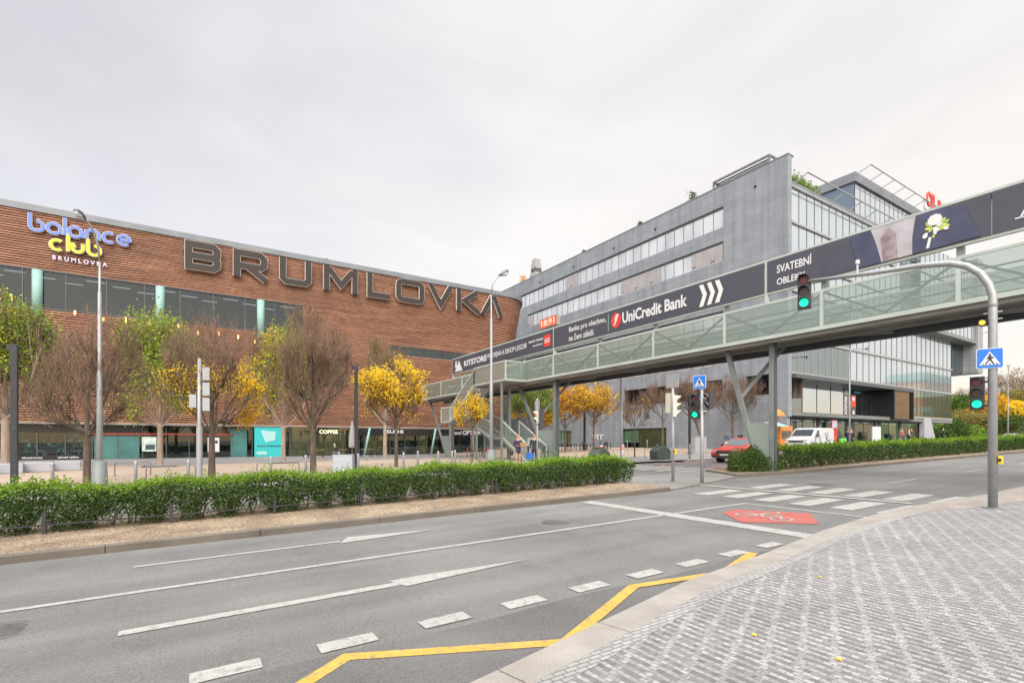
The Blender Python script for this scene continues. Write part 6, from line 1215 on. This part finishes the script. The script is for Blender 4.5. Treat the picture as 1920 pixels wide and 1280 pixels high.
def person(label, x, y, rz, coat=(.02, .02, .03), legs=(.03, .03, .04), hair=(.06, .035, .02), arms='down', stride=.1, coat_len=.82, seat=False, group=None, shoes=(.03, .02, .02), bare=False, s=1., zoff=.0):
    t = thing('person', label, 'person', (x, y, gz(x, y)+zoff), rz, group); t.scale = (s, s, s)      # faces local -Y
    hp = (0, 0, .93) if not seat else (0, 0, .50)
    dz = hp[2]-.93; U_ = lambda x_, y_, z_: (x_, y_, z_+dz)
    if seat: foot = {-1: [(-.09, -.02, .50), (-.10, -.42, .50), (-.10, -.45, .10), (-.10, -.60, .05)], 1: [(.09, -.02, .50), (.12, -.40, .52), (.12, -.38, .10), (.12, -.52, .05)]}
    else: foot = {-1: [(-.09, 0, .88), (-.10, -stride*.6-.02, .50), (-.10, -stride, .10), (-.10, -stride-.14, .04)], 1: [(.09, 0, .88), (.10, stride*.3-.02, .50), (.10, stride, .10), (.10, stride-.13, .04)]}
    spine = [(hp, (.15, .11)), (U_(0, 0, 1.12), (.13, .10)), (U_(0, 0, 1.32), (.16, .11)), (U_(0, 0, 1.43), (.10, .08)), (U_(0, 0, 1.50), (.055, .055)), (U_(0, -.01, 1.57), (.075, .085)), (U_(0, -.012, 1.65), (.085, .10)), (U_(0, -.0, 1.73), (.05, .06))]
    arm = {}
    for sd_ in (-1, 1):
        sh = U_(sd_*.19, 0, 1.38)
        if arms == 'hold': e, h_ = U_(sd_*.25, .0, 1.12), U_(sd_*.13, -.30, 1.10)
        elif arms == 'phone' and sd_ > 0: e, h_ = U_(.26, -.02, 1.12), U_(.16, -.24, 1.28)
        elif seat: e, h_ = U_(sd_*.25, -.05, 1.12), U_(sd_*.14, -.28, 1.0)
        else: e, h_ = U_(sd_*.25, .03+sd_*stride*.3, 1.12), U_(sd_*.25, -.04+sd_*stride*.7, .87)
        arm[sd_] = (sh, e, h_)
    chains = [spine]
    for sd_ in (-1, 1):
        f = foot[sd_]; chains.append([(hp, (.15, .11)), (f[0], .085), (f[1], .058), (f[2], .038), (f[3], (.035, .028))])
        sh, e, h_ = arm[sd_]; hv = (Vector(h_)-Vector(e)).normalized(); ps = tuple(Vector(h_)+hv*.07)
        chains.append([(U_(0, 0, 1.43), (.10, .08)), (sh, .055), (e, .040), (h_, .026), (ps, (.034, .018))])
        side_ = hv.cross(Vector((0, 1, .3))).normalized()
        for k in range(4):
            b = Vector(ps)+side_*(k-1.5)*.018; l_ = (.07, .08, .075, .06)[k]; chains.append([(ps, (.034, .018)), (tuple(b+hv*.02), .009), (tuple(b+hv*l_*.6+Vector((0, -.01, 0))), .008), (tuple(b+hv*l_+Vector((0, -.025, -.01))), .0065)])
        chains.append([(tuple(Vector(h_)+hv*.02), .024), (tuple(Vector(h_)+hv*.04+side_*.035), .011), (tuple(Vector(h_)+hv*.075+side_*.045), .008)])
    body = skin('body', chains, 'skin', t)
    m_ = MB(); hz = 1.65+dz   # face features
    m_.lathe([(.0115, -.004), (.0115, .004)], (-.033, -.105, hz+.0), 6); m_.lathe([(.0115, -.004), (.0115, .004)], (.033, -.105, hz), 6); m_.build('eyes', 'black', t); m_ = MB(); m_.add([(-.014, -.10, hz-.045), (.014, -.10, hz-.045), (0, -.128, hz-.04), (0, -.105, hz+.005)], [(0, 1, 2), (0, 2, 3), (1, 3, 2)]); m_.build('nose', 'skin', t); m_ = MB(); m_.box(-.025, .025, -.103, -.095, hz-.078, hz-.070); m_.build('mouth', cloth((.35, .10, .09)), t)
    skin('hair', [[(U_(0, -.02, 1.755), (.08, .05)), (U_(0, .02, 1.735), (.11, .085)), (U_(0, .045, 1.65), (.11, .08)), (U_(0, .055, 1.56), (.09, .06))]], cloth(hair), t)
    j = [[(U_(0, 0, 1.47), (.075, .07)), (U_(0, 0, 1.40), (.125, .10)), (U_(0, 0, 1.28), (.185, .135)), (U_(0, 0, 1.10), (.155, .125)), (U_(0, 0, .95), (.175, .135))]]
    if not seat and coat_len < .9: j[0].append(((0, 0, coat_len), (.185, .145)))
    for sd_ in (-1, 1): sh, e, h_ = arm[sd_]; w2 = Vector(e).lerp(Vector(h_), .92); j.append([(U_(0, 0, 1.40), (.125, .10)), (sh, .075), (e, .056), (tuple(w2), .042)])
    skin('jacket', j, cloth(coat), t)
    if not bare: skin('trousers', [[((0, 0, hp[2]+.02), (.165, .125)), (foot[s2][0], .10), (foot[s2][1], .072), (tuple(Vector(foot[s2][2])+Vector((0, 0, .03))), .054)] for s2 in (-1, 1)], cloth(legs), t)
    for s2 in (-1, 1):
        a, b = Vector(foot[s2][2]), Vector(foot[s2][3]); skin('shoe', [[(tuple(a+Vector((0, .03, -.055))), .045), (tuple(a*.4+b*.6+Vector((0, 0, -.015))), (.048, .038)), (tuple(b+Vector((0, -.04, -.005))), (.04, .028))]], cloth(shoes), t)
    return t
FC = math.atan2(16, -25)   # not used for geometry, people face as below
pw = person('person in a dark coat with bare legs holding a cardboard box behind the hedge', 15.9, 24.4, R(-20), coat=(.05, .03, .07), arms='hold', coat_len=.62, bare=True, hair=(.25, .09, .04), shoes=(.10, .05, .02), stride=.03)
bxh = thing('cardboard_box', 'small pale cardboard box held by the person in the dark coat', 'box', (16.0, 24.0, gz(15.9, 24.4)+1.05), R(-20)); m_ = MB(); m_.box(-.2, .2, -.14, .14, 0, .24); m_.build('carton', 'wood', bxh, bevel=.006); m_ = MB(); m_.box(-.2, .2, -.02, .02, .24, .243); m_.build('tape', 'cream', bxh)
hb = thing('handbag', 'black handbag beside the person in the dark coat', 'bag', (15.55, 24.55, gz(15.6, 24.5)+.55), R(40)); m_ = MB(); m_.prism([(-.17, 0), (.17, 0), (.14, .26), (-.14, .26)], (0, -.06, 0), (1, 0, 0), V, -.12); m_.build('bag_body', 'black', hb, bevel=.02); m_ = MB(); m_.tube([(-.1, 0, .25), (-.07, 0, .42), (.07, 0, .42), (.1, 0, .25)], .01, 6); m_.build('handle', 'black', hb)
person('person in a black jacket and dark trousers waiting beside a blue bag behind the hedge', 17.0, 24.3, R(-40), coat=(.03, .035, .045), legs=(.03, .025, .025), coat_len=.80, hair=(.09, .055, .035), stride=.06)
sbg = thing('shopping_bag', 'bright blue shopping bag held low between the two waiting people', 'bag', (16.62, 24.25, gz(16.6, 24.2)+.28), R(-20)); m_ = MB(); m_.prism([(-.2, 0), (.2, 0), (.23, .36), (-.23, .36)], (0, -.08, 0), (1, 0, 0), V, -.16); m_.build('bag_body', M('blue_bag', (.02, .13, .45)), sbg); m_ = MB(); m_.tube([(-.1, 0, .35), (-.04, 0, .58), (.04, 0, .58), (.1, 0, .35)], .01, 6); m_.build('handle', K['signblue'], sbg)
person('person in a white cap and dark vest sitting at the cafe terrace table', 11.0, 47.9, R(60), coat=(.05, .05, .06), legs=(.35, .35, .36), seat=True, hair=(.6, .6, .62), zoff=-.02); chair(11.0, 47.9, R(240), 'dark chair under the seated person at the cafe', 'plastic')
grp = None
for x, y, rz, c, l, lab, k in [(54.2, 23.6, -30, (.02, .02, .03), (.02, .02, .02), 'person in black just left of the thin lamp by the glass front', {}), (55.3, 24.4, 60, (.04, .05, .09), (.03, .03, .04), 'person in a dark blue jacket right behind the thin lamp post', {}), (56.6, 24.6, -60, (.06, .05, .05), (.02, .02, .03), 'person in dark clothes walking left of the white notice board', {}), (66.5, 23.8, -20, (.35, .08, .07), (.04, .04, .06), 'person with a reddish top standing at the right of the lobby', {}), (67.6, 23.6, 30, (.50, .45, .42), (.05, .05, .06), 'person in a pale top beside the one in red', {}), (69.5, 24.0, -90, (.10, .07, .05), (.05, .04, .04), 'person in a brown jacket at the far right of the lobby', {}), (75.0, 22.8, 0, (.01, .01, .012), (.01, .01, .012), 'person in a long black coat in front of the white wedge wall', {'coat_len': .4})]:
    person(lab, x, y, R(rz), coat=c, legs=l, stride=.14, **k)

# ------------------------------------------------------------ bank, shrubs and trees at the far right
def hillz(x, y): return G(x, y)-.1+9.2*ss((x-146)/46)*ss((y-14)/20+.3)
mb = MB(); hx = frange(112, 420, 7); hy = frange(2, 230, 8)
mb.add([(x, y, hillz(x, y)) for x in hx for y in hy], [(i*len(hy)+j, (i+1)*len(hy)+j, (i+1)*len(hy)+j+1, i*len(hy)+j+1) for i in range(len(hx)-1) for j in range(len(hy)-1)])
struct(mb.build('hill', M('bank_soil', (.035, .05, .015), .95, scale=.3, col2=(.10, .11, .03), fine=3), None, True))
rg = random.Random(77)
def bush(lab, x, y, r, h, mat, n, size=.42, name='shrub'):
    t = thing(name, lab, 'shrub', (x, y, hillz(x, y)), 0, 'shrubs on the bank'); cl = [(rg.uniform(-.7, .7)*r, rg.uniform(-.7, .7)*r, rg.uniform(.3, .8)*h, rg.uniform(.28, .5)*r) for _ in range(9)]; pts = []
    for _ in range(n):
        cx, cy, cz, cr = rg.choice(cl); d = Vector((rg.gauss(0, 1), rg.gauss(0, 1), rg.gauss(0, 1))).normalized()*cr*rg.uniform(.6, 1.05); pts.append((cx+d.x, cy+d.y, max(0, cz+d.z*.8)))
    m_ = MB(); leafcloud(m_, pts, size, rg); m_.build('foliage', mat, t); m_ = MB()
    for k in range(6): a = rg.uniform(0, 6.28); m_.tube([(0, 0, -.2), (r*.3*math.cos(a), r*.3*math.sin(a), h*.4), (r*.6*math.cos(a), r*.6*math.sin(a), h*.8)], [.12, .07, .03], 5)
    m_.build('stems', 'bark', t)
for k, (D_, u_, r_, h_, mt, lab) in enumerate([(117, 1796, 5, 3.6, 'lgreen', 'green shrub just right of the glazed building at road level'), (127, 1806, 5, 4, 'lolive', 'olive shrub halfway up the bank beside the glazed building'), (138, 1800, 5, 4, 'lgreen', 'olive green shrub at the top of the bank near the glazed building'), (120, 1828, 5, 4, 'lolive', 'olive shrub left of the thick traffic mast'), (135, 1832, 5.5, 4.6, 'hedgedk', 'dark green shrub on the slope behind the lower traffic light'), (118, 1865, 4.5, 3.5, 'hedgedk', 'dark shrub right of the traffic mast above the silver car'), (126, 1852, 4.4, 6.5, 'lorange', 'orange-yellow shrub directly behind the thick traffic mast'), (124, 1878, 4.2, 5.6, 'lyellow', 'golden shrub right of the thick traffic mast'), (122, 1908, 5.5, 4, 'lolive', 'olive shrub at the right edge above the silver car'), (140, 1905, 6, 4, 'lolive', 'brownish shrub high on the bank at the right edge'), (136, 1868, 5, 3.6, 'lolive', 'olive shrub above the golden ones on the bank'), (128, 1940, 6, 4.5, 'lolive', 'olive shrub just at the right edge of the picture'), (114, 1780, 5, 4.5, 'hedgedk', 'dark green shrub half hidden by the glazed building')]):
    r0 = (u_-960)/F; bush(lab, D_*(ct+r0*st), D_*(st-r0*ct), r_*1.25, h_*1.15, mt, 4200)
nb_ = thing('noise_barrier', 'long low barrier of grey and teal panels along the top of the bank', 'barrier', (0, 0, 0)); fence_x = 196
for k in range(24):
    y = 10+k*4.; z = hillz(fence_x, y+2); m_ = MB(); m_.box(fence_x, fence_x+.15, y+.1, y+3.9, z-.2, z+1.9); m_.build('panel', 'teal' if k in (7, 12, 13, 5) else ('parapet' if k % 2 else 'concrete'), nb_)
    m_ = MB(); m_.box(fence_x-.1, fence_x+.25, y-.1, y+.1, z-.2, z+2.1); m_.build('post', 'mull', nb_)
for k, (D_, u_, h_, cr_, lf_, lab) in enumerate([(165, 1815, 9, 4, None, 'spiky bare tree on the skyline left of the traffic mast'), (172, 1838, 10, 4, 'lbrown', 'bare tree on the skyline close left of the traffic mast'), (158, 1880, 13, 6, None, 'tall bare tree on the skyline right of the traffic mast'), (160, 1905, 14, 6.5, 'lbrown', 'tall brownish tree on the skyline near the right edge'), (163, 1935, 14, 6, None, 'tall bare tree on the skyline at the right edge')]):
    r0 = (u_-960)/F; x_, y_ = D_*(ct+r0*st), D_*(st-r0*ct); tree('bare_tree', lab, x_, y_, h_, h_*.22, cr_, 90+k, .22, lf_, 700, .5, None, .5, group='bare trees on the skyline', z=hillz(x_, y_)-.2, nl=8)
rb = thing('terrace_building', 'long red-brown building on the skyline behind the bare trees at right', 'building', (0, 0, 0)); m_ = MB(); m_.box(245, 262, 52, 96, 9, 15.5); m_.build('wall', brickmat('red_brick', (.36, .17, .12), (.42, .22, .16), (.3, .25, .2), 1.2, .5, .03), rb); m_ = MB(); m_.prism([(50.5, 15.5), (97.5, 15.5), (92, 19), (56, 19)], (243.5, 0, 0), (0, 1, 0), V, 20); m_.build('roof', M('red_roof', (.35, .12, .08), .8, var=.15, scale=.5), rb)
for k in range(9): m_ = MB(); m_.box(244.9, 245, 54+k*4.6, 56.2+k*4.6, 12, 14.2); m_.build('window', 'cglass', rb)
# small plants on the office roof edge
for k, (y_, s_, mt, lab) in enumerate([(69.5, 1.7, 'lorange', 'orange shrub on the far left end of the stone roof'), (66.8, 1.1, 'hedgedk', 'dark small shrub beside the roof flue'), (61.5, .7, 'lolive', 'small olive tuft on the left part of the stone roof'), (54.0, 1.0, 'hedgedk', 'small dark shrub above the left windows on the stone roof'), (43.5, 1.1, 'hedgedk', 'dark conifer tuft midway on the stone roof edge'), (35.9, 1.6, 'hedgedk', 'spiky dark conifer tuft on the stone roof left of the steel frame'), (39.8, .6, 'lolive', 'tiny tuft on the stone roof edge between two conifers')]):
    t = thing('roof_shrub', lab, 'shrub', (46.3, y_, 27.55), 0, 'shrubs on the stone roof'); m_ = MB(); leafcloud(m_, [(rg.gauss(0, .2*s_), rg.gauss(0, .3*s_)*(1.1-(z_ := rg.random())), z_*1.0*s_) for _ in range(600)], .14, rg); m_.build('foliage', mt, t); m_ = MB(); m_.tube([(0, 0, -.1), (0, 0, s_)], [.05, .02], 5); m_.build('stem', 'bark', t)
t = thing('roof_planting', 'green shrubs spilling over the glazed front beside the tall stone corner', 'shrub', (48, 25.4, 25.2)); m_ = MB(); leafcloud(m_, [(rg.uniform(-2, 3), rg.gauss(0, .3), rg.uniform(0, 1.4)*(1-rg.random()*.5)) for _ in range(2200)], .2, rg); m_.build('foliage', 'lgreen', t); m_ = MB(); m_.tube([(0, 0, 0), (0, 0, 1.4)], [.06, .02], 5); m_.build('stem', 'bark', t)

ab = thing('apartment_building', 'orange and sand coloured apartment block across the road, mirrored in the glazed front', 'building', (192, -14, 1.4))
m_ = MB(); m_.box(0, 46, -14, 0, 0, 19); m_.build('wall', M('sand_render', (.50, .30, .16), .9, var=.1, scale=.3), ab); m_ = MB(); m_.box(6, 40, -12, -1.5, 19, 22.5); m_.build('penthouse', 'teal', ab); m_ = MB(); m_.box(-.4, 46.4, -14.4, .4, 18.9, 19.4); m_.build('roof', 'parapet', ab)
for i in range(5):
    for k in range(12): m_ = MB(); m_.box(1.6+k*3.7, 3.6+k*3.7, 0, .06, 1.4+i*3.6, 3.2+i*3.6); m_.build('window', 'cglass', ab)
